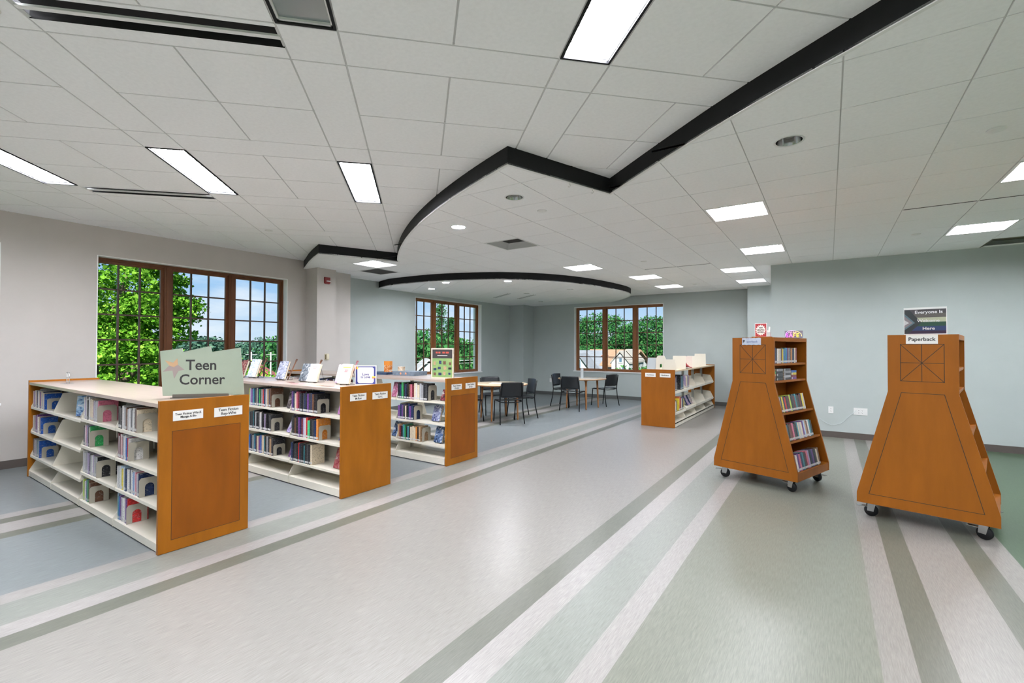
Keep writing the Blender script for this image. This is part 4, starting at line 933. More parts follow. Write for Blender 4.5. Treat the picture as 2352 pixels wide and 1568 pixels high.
MB().box(-.04, -.04, 0, .04, .04, .09).build('carton', artmat('art_tan', [(.4, .25, .15), (.65, .5, .35), (.75, .7, .6)], 20), t); MB().box(-.041, -.041, .085, .041, .041, .09).build('flap', PAPER, t)

# ------------------------------------------------------------------ nonfiction bookcase by the window
def case4():
    x0, x1, y0, y1 = -3.02, -2.385, 9.0, 12.72
    t = thing('low_bookcase', 'low nonfiction bookcase right of the tables with cream shelves', 'bookcase', ((x0 + x1) / 2, (y0 + y1) / 2, 0))
    ox, oy = t.location.x, t.location.y; hw = (x1 - x0) / 2; hl = (y1 - y0) / 2
    for y in (-hl, hl - .028): MB().box(-hw, y, .004, hw, y + .028, 1.09).build('end_panel', WOODC, t)
    MB().box(-hw + .003, -hl + .028, 1.05, hw - .003, hl - .028, 1.078).build('countertop', mat('maple_pale', (.58, .45, .28), rough=.35, var=.05), t)
    for k in range(5):
        y = -hl + .045 + (2 * hl - .09) * k / 4; MB().box(-.025, y - .02, .06, .025, y + .02, 1.05).build('upright', mat('putty_post', (.40, .40, .36), rough=.4), t)
    for k in range(4):
        ya = -hl + .03 + (2 * hl - .06) * k / 4; yb = ya + (2 * hl - .06) / 4
        for sd_ in (-1, 1):
            MB().box(*sorted((sd_ * .03, sd_ * (hw - .01)))[:1], ya, .07, sorted((sd_ * .03, sd_ * (hw - .01)))[1], yb, .085).box(min(sd_ * (hw - .01), sd_ * (hw - .02)), ya, .01, max(sd_ * (hw - .01), sd_ * (hw - .02)), yb, .085).build('base_shelf', CREAM, t)
            for h in (.675, .27):
                # display shelf tilted back with a back plate
                a, b = sd_ * .05, sd_ * (hw - .03)
                MB().prism([(b, h), (b, h - .045), (a, h + .005), (a, h + .02)] if sd_ > 0 else [(a, h + .02), (a, h + .005), (b, h - .045), (b, h)], ya + .005, yb - .005, 'y').build('shelf', CREAM, t)
            for h in (.675, .27, .085):
                for yy in (ya + .003, yb - .007):
                    MB().prism([(sd_ * .03, h - .01), (sd_ * (hw - .02), h - .03), (sd_ * (hw - .02), h - .01), (sd_ * (hw - .10), h + .15), (sd_ * .03, h + .17)], yy, yy + .004, 'y').build('bracket', CREAM, t)
    for x in (-2.842, -2.563):
        l = MB().box(-.1, -.003, -.037, .1, 0, .037).build('shelf_label', PAPER, t, loc=(x - ox, -hl - .0002, .982)); text('lettering', 'Nonfiction', .034, INK, l, (0, -.0034, 0), (PI / 2, 0, 0), .0003, bold=.0008, sx=.98)
case4()
RZ = PI / 2   # things on this case face +x
def erow(x, y0, y1, z, seq, h, d, tt, where, group):
    y = y0; k = 0
    while y < y1 - .01:
        c = seq[k % len(seq)]; t = max(.014, random.gauss(tt, .004)); hh = h + random.uniform(-.05, .01)
        o = link('book', bookmesh(c, t, hh, d), None, (x, y, z), RZ); tag(o, '%s book, %s from near end, %s' % (c, ORD[k], where), 'book', group); NB[0] += 1
        y += t + .001; k += 1
g = 'books in the nonfiction bookcase'
erow(-2.42, 9.10, 9.26, .685, ['white', 'charcoal', 'teal', 'maroon', 'black', 'navy'], .27, .2, .028, 'upper shelf, nonfiction bookcase', g)
erow(-2.42, 9.55, 9.75, .685, ['black', 'navy', 'teal'], .29, .2, .045, 'upper shelf second group, nonfiction bookcase', g)
erow(-2.44, 9.98, 10.3, .685, ['lilac', 'maroon', 'cream', 'cream', 'grey', 'black'], .25, .2, .04, 'upper shelf third group, nonfiction bookcase', g)
erow(-2.42, 9.10, 9.24, .285, ['navy', 'white', 'cream'], .24, .2, .04, 'lower shelf, nonfiction bookcase', g)
erow(-2.42, 9.42, 9.80, .285, ['yellow', 'orange', 'red', 'maroon', 'cream', 'silver', 'black', 'navy'], .25, .2, .042, 'lower shelf second group, nonfiction bookcase', g)
for (y, z, l, n) in ((9.30, .68, 'cream bookend plate before teal book, upper shelf, nonfiction bookcase', .17), (9.80, .68, 'cream bookend plate mid upper shelf, nonfiction bookcase', .17), (9.28, .28, 'cream bookend plate near end lower shelf, nonfiction bookcase', .17), (9.84, .28, 'cream bookend plate mid lower shelf, nonfiction bookcase', .2),
                     (12.2, .68, 'arched cream bookend at far end, upper shelf, nonfiction bookcase', .2), (12.2, .28, 'arched cream bookend at far end, lower shelf, nonfiction bookcase', .2)):
    bookend(-2.42 if y < 12 else -2.60, y, z, l, n, .15, mat('cream_plate', (.66, .62, .52), rough=.5), RZ if y < 12 else PI * .5)
display_book(-2.50, 10.75, .28, RZ, art('art_stripe', (.05, .03, .04), (.3, .22, .26), (.6, .5, .52)), 'striped leaning book in middle of lower nonfiction shelf', lean=26, w=.22, stand=False)
display_book(-2.50, 10.45, .28, RZ, art('art_violet'), 'violet leaning book beside the striped one, nonfiction bookcase', lean=26, w=.16, stand=False)
# bookends heaped on the nonfiction bookcase
CP = mat('cream_plate', (.6, .6, .6)); ZC = 1.0785
def plate(x, y, rz, w, h, lean, label, m=CP, arch=False, taper=.12):
    t = thing('bookend', label, 'bookend', (x, y, ZC), R(rz), 'spare bookends on the nonfiction bookcase')
    T = Matrix.Rotation(R(-lean), 4, 'X')
    if not arch: MB().prism([(-w / 2, 0), (w / 2, 0), (w / 2 - w * taper, h), (-w / 2 + w * taper, h)], 0, .002, 'y', 0, T).build('plate', m, t)
    else:
        mb = MB(); q = w * .10
        A = [(-q - math.cos(a) * 0 + (q - q * math.cos(a)) , h * .35 + q * math.sin(a)) for a in np.linspace(0, PI, 7)]
        mb.prism([(-w / 2, 0), (-q, 0), (-q, h * .35), (-w / 2 + .005, h * .35)], 0, .002, 'y', 0, T).prism([(q, 0), (w / 2, 0), (w / 2 - .005, h * .35), (q, h * .35)], 0, .002, 'y', 0, T)
        Tt = [(-w / 2 + .005, h * .35), (-w / 2 + .01, h * .8), (-w * .3, h), (0, h), (w * .3, h), (w / 2 - .01, h * .8), (w / 2 - .005, h * .35)]
        for i in range(6): mb.prism([A[i], Tt[i], Tt[i + 1], A[i + 1]], 0, .002, 'y', 0, T)
        mb.build('plate', m, t)
    MB().box(-w * .4, 0, 0, w * .4, .1, .0015).build('foot', m, t); return t
plate(-2.84, 9.10, 20, .20, .235, 12, 'clear grey plastic bookend at left end of nonfiction top', mat('smoke_plastic', (.42, .46, .48), rough=.2))
plate(-2.68, 9.13, 12, .20, .275, 6, 'tall cream bookend with arched hole, nonfiction top', CP, True)
plate(-2.51, 9.12, 5, .25, .205, 5, 'wide cream bookend at the near corner of nonfiction top')
plate(-2.50, 9.75, 4, .26, .265, 8, 'square cream bookend in front of red cloth, nonfiction top', taper=.02)
plate(-2.58, 10.75, 0, .22, .24, 4, 'pinkish cream bookend behind red cloth, nonfiction top', mat('pinkish', (.62, .53, .46)), taper=.04)
plate(-2.52, 11.0, 0, .26, .245, 4, 'cream bookend in the far row of nonfiction top', taper=.02)
plate(-2.50, 11.6, 0, .27, .29, 5, 'farthest tall cream bookend on nonfiction top', taper=.05)
for k, (x, y, a, l) in enumerate(((-2.49, 9.78, 3, 'cream plate lying under the square bookend'), (-2.50, 10.55, 20, 'cream plate lying beyond the red cloth'), (-2.46, 10.95, -15, 'cream plate lying crookedly in the middle of nonfiction top'), (-2.50, 11.35, 10, 'cream plate lying near the far end of nonfiction top'), (-2.47, 11.95, 0, 'cream plate lying at the very far end'))):
    o = MB().box(-.08, -.13, 0, .08, .13, .0016).box(-.08, -.13, 0, -.078, .13, .028 + .01 * (k % 2)).build('loose_plate', CP, None, loc=(x, y + .22 * (k == 0), ZC), rz=R(a)); tag(o, l, 'bookend')
mb = MB(); rr = random.Random(5); vs = []
for j in range(9):
    for i in range(7):
        s, q = j / 8, i / 6; hh = .20 * (1 - s) ** 1.6 * (.55 + .45 * math.sin(q * 7 + 1)) + .014 + .008 * rr.random()
        vs.append((-.075 + .15 * q + .02 * s, -.05 + .5 * s, hh * (1 if 0 < i < 6 else .25)))
mb.add(vs, [(j * 7 + i, j * 7 + i + 1, j * 7 + i + 8, j * 7 + i + 7) for j in range(8) for i in range(6)], 0, None, True)
for v in list(vs): pass
o = mb.build('red_cloth', mat('red_cloth', (.38, .03, .035), rough=.8), None, loc=(-2.49, 9.98, ZC)); o.modifiers.new('s', 'SOLIDIFY').thickness = .004; tag(o, 'crumpled red cloth lying between bookends, nonfiction top', 'cloth')

# ------------------------------------------------------------------ tapered book carts on casters
CD = .84
PROF = [(0, .13), (.90, .13), (.90, .218), (.675, 1.13), (.675, 1.617), (.225, 1.617), (.225, 1.13), (0, .218)]
def edge(z): return 0.0 if z < .218 else (.225 if z > 1.13 else .225 * (z - .218) / (1.13 - .218))
def cart(label, loc, ang):
    t = thing('book_cart', label, 'book cart', (loc[0], loc[1], 0), ang)
    for k, y in enumerate((0, CD - .022)):
        p = MB().prism([PROF[i] for i in (0, 1, 2, 7)], y, y + .022, 'y').prism([PROF[i] for i in (7, 2, 3, 6)], y, y + .022, 'y').prism([PROF[i] for i in (6, 3, 4, 5)], y, y + .022, 'y').build('end_panel', WOODC, t)
        if k == 0:
            g = MB(); w = .0022
            def ln(a, b):
                d = Vector((b[0] - a[0], b[1] - a[1])).normalized() * w; n = Vector((-d.y, d.x))
                g.prism([(a[0] - d.x - n.x, a[1] - d.y - n.y), (b[0] + d.x - n.x, b[1] + d.y - n.y), (b[0] + d.x + n.x, b[1] + d.y + n.y), (a[0] - d.x + n.x, a[1] - d.y + n.y)], -.0006, .001, 'y')
            q = [(.312, 1.225), (.588, 1.225), (.588, 1.536), (.312, 1.536)]
            for i in range(4): ln(q[i], q[(i + 1) % 4])
            ln(q[0], q[2]); ln(q[1], q[3]); ln((.45, 1.225), (.45, 1.536)); ln((.312, 1.3805), (.588, 1.3805))
            q = [(.088, .216), (.812, .216), (.588, 1.126), (.316, 1.126)]
            for i in range(4): ln(q[i], q[(i + 1) % 4])
            g.build('inlay_line', GROOVE, p)
    MB().box(.225, .022, 1.575, .675, CD - .022, 1.617).build('top_board', WOODC, t)
    MB().box(.003, .022, .13, .897, CD - .022, .216).build('base_board', WOODC, t)
    MB().box(.441, .022, .216, .459, CD - .022, 1.575).build('divider', WOODC, t)
    for z, tl in ((1.335, 0), (1.150, 0), (.815, 11), (.525, 11)):
        for sgn in (1, -1):
            e = edge(z) + .006; L_ = .45 - e - .01
            if sgn > 0: xf = .90 - e; poly = [(xf, z), (xf, z - .022), (xf - L_, z - .022 - L_ * math.tan(R(tl))), (xf - L_, z - L_ * math.tan(R(tl)))]
            else: xf = e; poly = [(xf, z), (xf + L_, z - L_ * math.tan(R(tl))), (xf + L_, z - .022 - L_ * math.tan(R(tl))), (xf, z - .022)]
            MB().prism(poly, .022, CD - .022, 'y').build('shelf', WOODC, t)
    for x, y, a in ((.09, .09, 20), (.81, .09, -15), (.09, CD - .09, 200), (.81, CD - .09, 160)):
        c = bpy.data.objects.new('caster', None); COL.objects.link(c); c.parent = t; c.location = (x, y, 0); c.rotation_euler = (0, 0, R(a))
        MB().lathe([(0, -.014), (.048, -.014), (.052, -.008), (.052, .008), (.048, .014), (0, .014)], 24, 0, Matrix.Translation((0, 0, .0522)) @ Matrix.Rotation(PI / 2, 4, 'X')).build('wheel', BLACK, c)
        MB().prism([(-.035, .05), (.012, .045), (.03, .125), (-.03, .125)], -.022, -.018, 'y').prism([(-.035, .05), (.012, .045), (.03, .125), (-.03, .125)], .018, .022, 'y').box(-.035, -.03, .122, .035, .03, .1295).build('fork', STEEL, c)
        MB().box(-.105, -.02, .085, -.03, .02, .090).build('brake_tab', STEEL, c)
    return t
AA, BA = R(-18.64), math.atan2(5.065 - 5.255, 1.09 - .205)
cA = cart('left book cart with red poster and neon sign on top', (-1.12, 5.915), AA)
cB = cart('right book cart with the flag sign reading Everyone Is Welcome Here', (.205, 5.255), BA)
l = MB().box(.349, -.0035, 1.541, .551, 0, 1.615).build('sign_card', PAPER, cB); text('lettering', 'Paperback', .043, INK, l, (.45, -.0038, 1.578), (PI / 2, 0, 0), .0003, bold=.001, sx=.96)
mb = MB()
for i in range(8):
    x0, x1 = .337 + i * .0258, .337 + (i + 1) * .0258; z = (i % 2) * .003
    mb.add([(x0, -.002 - (i % 3) * .0015, 1.535 + z), (x1, -.002 - ((i + 1) % 3) * .0015, 1.538 - z), (x1, -.002 - ((i + 1) % 3) * .0015, 1.613 - z), (x0, -.002 - (i % 3) * .0015, 1.612 + z)], [(0, 1, 2, 3)])
l = mb.build('sign_card', mat('crumpled_paper', (.55, .60, .70), rough=.3), cA); l['label'] = 'crumpled shiny paper sign'
text('lettering', 'P', .046, INK, l, (.358, -.0068, 1.574), (PI / 2, 0, 0), .0003, bold=.0012); text('lettering', 'aperback', .034, mat('blue_ink', (.10, .16, .35)), l, (.448, -.0068, 1.572), (PI / 2, 0, 0), .0002, sx=.98)
# paperbacks: placed in the cart's own frame, spines facing its right side
def cartworld(t, x, y): c, s = math.cos(t.rotation_euler.z), math.sin(t.rotation_euler.z); return (t.location.x + x * c - y * s, t.location.y + x * s + y * c)
def prow(t, z, y0, y1, seq, h, d, tt, tilt, where, lay=False):
    xf = .90 - edge(z) - .022; y = y0; k = 0
    while y < y1 - .012 and k < 36:
        c = seq[k % len(seq)]; w = round(max(.014, random.gauss(tt, .003)) * 500) / 500; hh = round((h + random.uniform(-.012, .004)) * 100) / 100
        wx, wy = cartworld(t, xf, y)
        o = bpy.data.objects.new('paperback', bookmesh(c, w, hh, d)); COL.objects.link(o)
        # mesh: thickness x, depth y, height z, spine at y=0 -> turn so the spine faces the cart's +x
        o.matrix_world = Matrix.Translation((wx, wy, z + .0008)) @ Matrix.Rotation(t.rotation_euler.z, 4, 'Z') @ Matrix.Rotation(R(-tilt), 4, 'Y') @ Matrix.Rotation(PI / 2, 4, 'Z')
        tag(o, '%s paperback, %s from near end, %s' % (c, ORD[k], where), 'book', 'paperbacks in the left book cart' if t is cA else 'paperbacks in the right book cart'); y += w + .001; k += 1
prow(cA, 1.335, .03, .62, ['maroon', 'navy', 'charcoal', 'white', 'cream', 'silver', 'brown', 'yellow', 'blue', 'teal', 'blue', 'maroon', 'grey', 'black', 'orange', 'charcoal', 'navy', 'cream'], .172, .11, .030, 0, 'top shelf of left cart')
prow(cA, .815, .03, .66, ['silver', 'charcoal', 'yellow', 'navy', 'red', 'black', 'charcoal', 'maroon', 'lime', 'black', 'charcoal', 'maroon', 'teal', 'charcoal', 'black', 'maroon', 'black', 'yellow'], .175, .11, .033, 11, 'third shelf of left cart')
prow(cA, .525, .03, .66, ['teal', 'black', 'brown', 'maroon', 'pink', 'charcoal', 'black', 'teal', 'cream', 'silver', 'cream', 'purple', 'pale blue', 'tan', 'brown', 'white'], .178, .11, .034, 11, 'fourth shelf of left cart')
prow(cA, .220, .03, .68, ['brown', 'white', 'purple', 'pink', 'navy', 'teal', 'charcoal', 'maroon', 'pink', 'lilac', 'black', 'navy', 'purple', 'black', 'charcoal', 'cream'], .178, .11, .036, 11, 'bottom shelf of left cart')
# piles of paperbacks lying on the second shelf
k = 0
for pi_, (y, cols, n, w) in enumerate(((.03, ['black', 'maroon', 'tan', 'green'], 4, .075), (.12, ['charcoal', 'black', 'charcoal', 'black', 'grey'], 5, .15), (.30, ['charcoal', 'silver', 'charcoal', 'grey', 'charcoal'], 5, .17), (.49, ['purple', 'maroon', 'yellow', 'blue'], 4, .13))):
    z = 1.151
    for i in range(n):
        hgt = round(.023 * 500) / 500; o = bpy.data.objects.new('paperback', bookmesh(cols[i], hgt, round(w, 2), .11, i % 2 == 0)); COL.objects.link(o)
        wx, wy = cartworld(cA, .65, y)
        o.matrix_world = Matrix.Translation((wx, wy, z)) @ Matrix.Rotation(AA, 4, 'Z') @ Matrix(((0, -1, 0, 0), (0, 0, 1, 0), (1, 0, 0, 0), (0, 0, 0, 1)))
        tag(o, '%s paperback lying in %s pile, %s from bottom, second shelf' % (cols[i], ORD[pi_], ORD[i]), 'book', 'paperbacks lying in piles'); z += hgt + .0008
prow(cB, .815, .04, .10, ['teal', 'navy'], .18, .11, .03, 11, 'third shelf of right cart'); prow(cB, .220, .04, .10, ['white', 'cream'], .18, .11, .03, 11, 'bottom shelf of right cart')
# flag sign on cart B
wx, wy = cartworld(cB, .461, .12)
t = thing('welcome_sign', 'flag sign reading Everyone Is Welcome Here on the right cart', 'sign', (wx, wy, 1.6175), BA)
MB().box(-.139, 0, 0, .139, .003, .235).box(-.10, .003, 0, .10, .07, .002).build('holder', WHITE, t)
pv = {}
def PM(n, c): return mat('print_' + n, c, rough=.35)
W_, H_ = .134, .212; bnd = [('bl', (.05, .045, .05), .146, .212), ('gry', (.10, .09, .085), .106, .146), ('yel', (.42, .46, .30), .106 - .034, .106), ('grn', (.015, .06, .03), .046 - .008, .072), ('blu', (.015, .03, .10), .012 + .0, .038), ('pur', (.03, .012, .04), .0, .012)]
bnd = [('grey_dark', (.06, .055, .06), .176, .212), ('brown_grey', (.11, .10, .09), .142, .176), ('pale_yellow', (.45, .48, .33), .104, .142), ('deep_green', (.018, .07, .04), .068, .104), ('deep_blue', (.02, .04, .13), .030, .068), ('deep_purple', (.035, .014, .045), .004, .030)]
for n_, c_, z0, z1 in bnd: MB().box(-W_, -.0008, z0 + .006, W_, 0, z1 + .006).build('print_band', PM(n_, c_), t)
for n_, c_, a in (('charcoal', (.025, .032, .035), .09), ('cyan', (.10, .17, .20), .054), ('dusty_pink', (.24, .21, .22), .034), ('pale', (.60, .60, .60), .016)):
    zc = .104; y = {'charcoal': -.0014, 'cyan': -.0020, 'dusty_pink': -.0026, 'pale': -.0032}[n_]
    q = {'charcoal': [(-W_, .010), (-.04 + 0 * a, zc), (-W_, .216)], 'cyan': [(-W_, zc - .062), (-.064, zc), (-W_, zc + .080)], 'dusty_pink': [(-W_, zc - .045), (-.078, zc), (-W_, zc + .060)], 'pale': [(-W_, zc - .022), (-.103, zc), (-W_, zc + .026)]}[n_]
    if n_ == 'charcoal': q = [(-W_, .010), (-.11, .010), (-.022, zc), (-.10, .216), (-W_, .216)]
    MB().prism(q, y, 0, 'y').build('print_chevron', PM(n_, c_), t)
WI = mat('white_print', (.75, .75, .76), rough=.5)
text('lettering', 'Everyone Is', .036, WI, t, (.024, -.0042, .193), (PI / 2, 0, 0), .0003, bold=.0008, sx=1.06); text('lettering', 'Welcome', .033, WI, t, (.022, -.0042, .120), (PI / 2, 0, 0), .0003, bold=.0006, sx=1.1); text('lettering', 'Here', .036, WI, t, (.024, -.0042, .054), (PI / 2, 0, 0), .0003, bold=.0008, sx=1.06)
# poster on cart A
wx, wy = cartworld(cA, .385, .35)
t = thing('wood_block', 'small wooden board under the red poster on the left cart', 'board', (wx, wy, 1.6175), AA); MB().box(-.097, -.03, 0, .10, .05, .016).box(-.09, .05, 0, .09, .053, .012).build('board', WOODC, t)
t = thing('comic_poster', 'red poster with white burst reading Teen Graphic Novels', 'poster', (*cartworld(cA, .378, .352), 1.634), AA)
MB().box(-.068, 0, 0, .068, .003, .155).build('holder', WHITE, t); MB().box(-.062, -.0008, .002, .062, 0, .149).build('red_print', mat('poster_red', (.36, .03, .035), rough=.4), t)
mb = MB(); n = 32; P = []
for k in range(n):
    a = 2 * PI * k / n; r = 1.0 if k % 2 == 0 else .74; P.append((.060 * r * math.cos(a) * (1 if abs(math.cos(a)) < .9 else 1), .075 + .066 * r * math.sin(a)))
for k in range(n): mb.prism([(0, .075), P[(k + 1) % n], P[k]], -.0014, -.0006, 'y')
mb.build('burst', PAPER, t)
for s_, z in (('TEEN', .103), ('GRAPHIC', .077), ('NOVELS', .051)): text('lettering', s_, .023, INK, t, (0, -.0018, z), (PI / 2, 0, 0), .0003, bold=.0008, sx=.85)
t = thing('bookmark_stand', 'clear holder with pale bookmarks beside the red poster', 'holder', (*cartworld(cA, .467, .36), 1.634), AA)
MB().box(-.016, -.012, 0, .016, .012, .05).build('cup', mat('clear_plastic', (.5, .55, .55), rough=.1), t); MB().prism([(-.012, .0), (.006, .0), (.014, .11), (-.002, .115)], -.004, -.003, 'y').prism([(-.014, 0), (-.004, 0), (-.008, .075), (-.018, .07)], -.007, -.006, 'y').build('bookmarks', PAPER, t)
# neon sign
t = thing('neon_sign', 'glowing pink to yellow neon sign reading SAFE on the left cart', 'neon sign', (*cartworld(cA, .60, .62), 1.6175), AA)
MB().box(-.075, .004, 0, .115, .008, .085).box(-.06, -.02, 0, .10, .03, .004).build('backing', mat('acrylic', (.22, .20, .26), rough=.15), t)
def neon(n, c): return mat('neon_' + n, c, emit=(c, 1.25))
for s_, x, c in (('S', -.048, (.72, .10, .95)), ('A', -.008, (1.0, .18, .5)), ('F', .030, (1.0, .50, .10)), ('E', .066, (1.0, .80, .05))): text('tube_letter', s_, .064, neon(s_, c), t, (x, 0, .030), (PI / 2, 0, 0), .0015, bold=.0003, sx=1.0)
MB().tube([(-.035, 0, .062), (-.025, 0, .074), (-.015, 0, .062), (-.005, 0, .074), (.005, 0, .064)], .0018, 6).build('tube', neon('rose', (1, .45, .7)), t); MB().tube([(.015, 0, .062), (.022, 0, .073), (.032, 0, .060), (.042, 0, .070), (.052, 0, .058)], .0018, 6).build('tube', neon('peach', (1, .6, .4)), t)
MB().tube([(-.07, 0, .02), (-.06, 0, .062), (-.035, 0, .082), (.0, 0, .088), (.04, 0, .082)], .0022, 6).build('tube', neon('violet', (.6, .45, .9)), t); MB().tube([(.04, 0, .082), (.075, 0, .070), (.10, 0, .05), (.108, 0, .02)], .0022, 6).build('tube', neon('amber', (1, .75, .25)), t)

# ------------------------------------------------------------------ tables and chairs
TOPM = mat('table_laminate', (.62, .50, .34), rough=.25, var=.04, coat=.3); TEDGE = mat('table_edge', (.40, .20, .08), rough=.4); TLEG = mat('table_leg', (.36, .15, .045), rough=.4, var=.1)
def table(x, y, legs, label, r=.60):
    t = thing('round_table', label, 'table', (x, y, 0), 0, None)
    MB().lathe([(0, .715), (r - .015, .715), (r, .722), (r, .738), (r - .003, .741)], 56).build('edge_band', TEDGE, t)
    MB().lathe([(r - .003, .741), (r - .006, .7425), (0, .7425)], 56, 0).build('tabletop', TOPM, t)
    for lx, ly in legs:
        d = Vector((lx - x, ly - y, 0)); a = Vector((d.x * .93, d.y * .93, .695)); b = Vector((d.x, d.y, .0))
        g = MB().tube([b, b + (a - b) * .05, b + (a - b) * .5, a], [.013, .017, .022, .026], 14).tube([(a.x, a.y, .68), (a.x, a.y, .716)], .036, 16)
        g.build('leg', TLEG, t)
    return t
T1, T2 = (-5.765, 8.10), (-5.13, 10.78)
table(*T1, [(-5.67, 7.70), (-6.17, 8.00), (-5.86, 8.50), (-5.36, 8.20)], 'nearer round table with wooden legs and a blue paper on top')
table(*T2, [(-4.86, 10.45), (-4.80, 11.03), (-5.42, 10.51), (-5.43, 11.11)], 'farther round table in front of the house window')
SHELL = mat('chair_shell', (.012, .014, .016), rough=.33, spec=.4)
def make_chair():
    t = thing('stacking_chair', 'x', 'chair', (0, 0, 0), 0, 'black stacking chairs')
    # faces +y; origin at the middle of the seat on the floor
    def seat(u, v):
        x = (u - .5) * .45; y = -.21 + v * .43; z = .455 - .018 * (1 - (2 * u - 1) ** 2) * math.sin(v * PI) - (.03 * max(0, v - .8) / .2) ** 1 * .6 + .012 * (1 - v)
        return (x, y, z), (0, 0, -1)
    MB().grid(seat, 10, 10, .009).build('seat', SHELL, t)
    def back(u, v):
        s = 2 * u - 1; w = .225 - .012 * v; x = s * w; z = .525 + v * .30; y = -.225 - .055 * v + .0 - .035 * (1 - s * s) + .02 * 0 + (.02 * v * v * abs(s) ** 3)
        if v > .999: z -= .006 * abs(s)
        z -= .02 * (1 - v) * (s * s) * 0; return (x, y, z), (0, -1, 0)
    MB().grid(back, 14, 10, .007).build('backrest', SHELL, t)
    r = .0115
    for sx in (-1, 1):
        MB().tube([(sx * .225, .235, 0), (sx * .222, .20, .30), (sx * .220, .19, .425)], r, 10).build('leg', BLACKM, t)
        MB().tube([(sx * .250, -.30, 0), (sx * .236, -.245, .25), (sx * .230, -.225, .45), (sx * .230, -.245, .60), (sx * .222, -.285, .80)], r, 10).build('leg', BLACKM, t)
        MB().tube([(sx * .220, .19, .425), (sx * .222, .17, .438), (sx * .226, -.22, .438)], r, 10).build('side_rail', BLACKM, t)
    MB().tube([(-.22, -.20, .43), (-.1, -.205, .415), (.1, -.205, .415), (.22, -.20, .43)], .010, 8).tube([(-.22, .17, .435), (.22, .17, .435)], .009, 8).build('cross_rail', BLACKM, t)
    MB().tube([(-.215, -.235, .53), (-.1, -.262, .515), (.1, -.262, .515), (.215, -.235, .53)], .008, 8).build('back_strap', SHELL, t)
    return t
proto = make_chair(); first = True
# position of the seat centre, facing direction
CH = [((-5.36, 7.83), math.atan2(.27, -.35), 'black chair with its back to us at the nearer table'),
      ((-5.50, 8.52), math.atan2(-.70, -.50), 'black chair right of the nearer table, back seen edge-on with highlight'),
      ((-6.31, 8.62), math.atan2(-.55, .70), 'black chair behind the nearer table, facing us'),
      ((-6.12, 7.52), math.atan2(.72, .35), 'black chair half hidden by the farthest teen bookcase end'),
      ((-5.13, 10.32), math.atan2(1, -.10), 'black chair with its back to us at the farther table'),
      ((-5.66, 10.90), math.atan2(.0, 1.0), 'black chair left of the farther table, back shining white'),
      ((-4.88, 11.58), math.atan2(.30, -.90), 'black chair right of the farther table, facing left')]
for (x, y), a, l in CH:
    c = proto if first else copy_tree(proto); first = False
    c.location = (x, y, 0); c.rotation_euler = (0, 0, a - PI / 2); c['label'] = l
o = MB().prism([(-.14, -.10), (.12, -.12), (.14, .09), (-.12, .11)], 0, .001, 'z').build('paper_sheet', mat('blue_paper', (.50, .60, .62), rough=.6), None, loc=(-5.86, 8.12, .7427), rz=R(20)); tag(o, 'pale blue paper lying on the nearer round table', 'paper')
t = thing('sign_holder', 'narrow clear sign holder standing on the farther round table', 'sign holder', (-5.10, 10.72, .7427), R(-58))
MB().box(-.022, -.035, 0, .022, .035, .004).box(-.0015, -.035, .004, .0015, .035, .24).build('stand', mat('smoke_plastic', (.4, .4, .4)), t)

# ------------------------------------------------------------------ things on the walls
t = thing('fire_alarm', 'red fire alarm strobe high on the beige column', 'fire alarm', (-7.989, 5.505, 2.77))
RD = mat('alarm_red', (.22, .015, .015), rough=.35)
MB().box(0, -.062, -.045, .02, .062, .066).prism([(-.062, -.045), (-.045, -.062), (.045, -.062), (.062, -.045)], 0, .02, 'x').build('plate', RD, t)
MB().box(.02, -.055, .0, .032, .055, .058).prism([(-.055, -.04), (-.03, -.056), (.03, -.056), (.055, -.04), (.055, -.02), (-.055, -.02)], .02, .034, 'x').build('horn', RD, t)
MB().box(.02, -.025, -.018, .045, .055, .0).build('strobe', mat('strobe', (.8, .78, .78), rough=.15), t)
t = thing('thermostat', 'ivory wall control on the beige column above the bookcase', 'switch', (-7.989, 5.515, 1.31))
IV = mat('ivory', (.60, .54, .38), rough=.5)
MB().box(0, -.045, -.062, .006, .045, .062).build('plate', IV, t); MB().box(.006, -.022, -.045, .03, .036, .05).build('housing', mat('ivory_light', (.68, .62, .46), rough=.5), t); MB().box(.006, -.034, -.04, .02, -.024, .045).build('slot', mat('ivory_dark', (.22, .17, .08)), t)
def outlet(x, y, z, rz, label, gang=1):
    t = thing('wall_outlet', label, 'outlet', (x, y, z), rz)
    w = .036 * gang + (.02 if gang > 1 else 0)
    MB().box(-w, -.006, -.058, w, 0, .058).build('plate', mat('outlet_white', (.78, .78, .76), rough=.4), t)
    fc = MB(); sl = MB()
    for g_ in range(gang):
        xx = (g_ - (gang - 1) / 2) * .046
        for zz in (-.02, .02): fc.box(xx - .017, -.008, zz - .015, xx + .017, -.006, zz + .015); sl.box(xx - .008, -.0086, zz - .004, xx - .005, -.008, zz + .006).box(xx + .005, -.0086, zz - .004, xx + .008, -.008, zz + .006).box(xx - .003, -.0086, zz - .011, xx + .003, -.008, zz - .006)
    fc.build('socket_face', WHITE, t); sl.build('socket_slots', BLACK, t); return t
outlet(.029, YW, .46, 0, 'white wall outlet left of the wide one, behind the carts'); outlet(.434, YW, .46, 0, 'wide white wall outlet with a white cord plugged in', 2); outlet(-7.39, BCK, .46, 0, 'white wall outlet under the house window by the chairs')
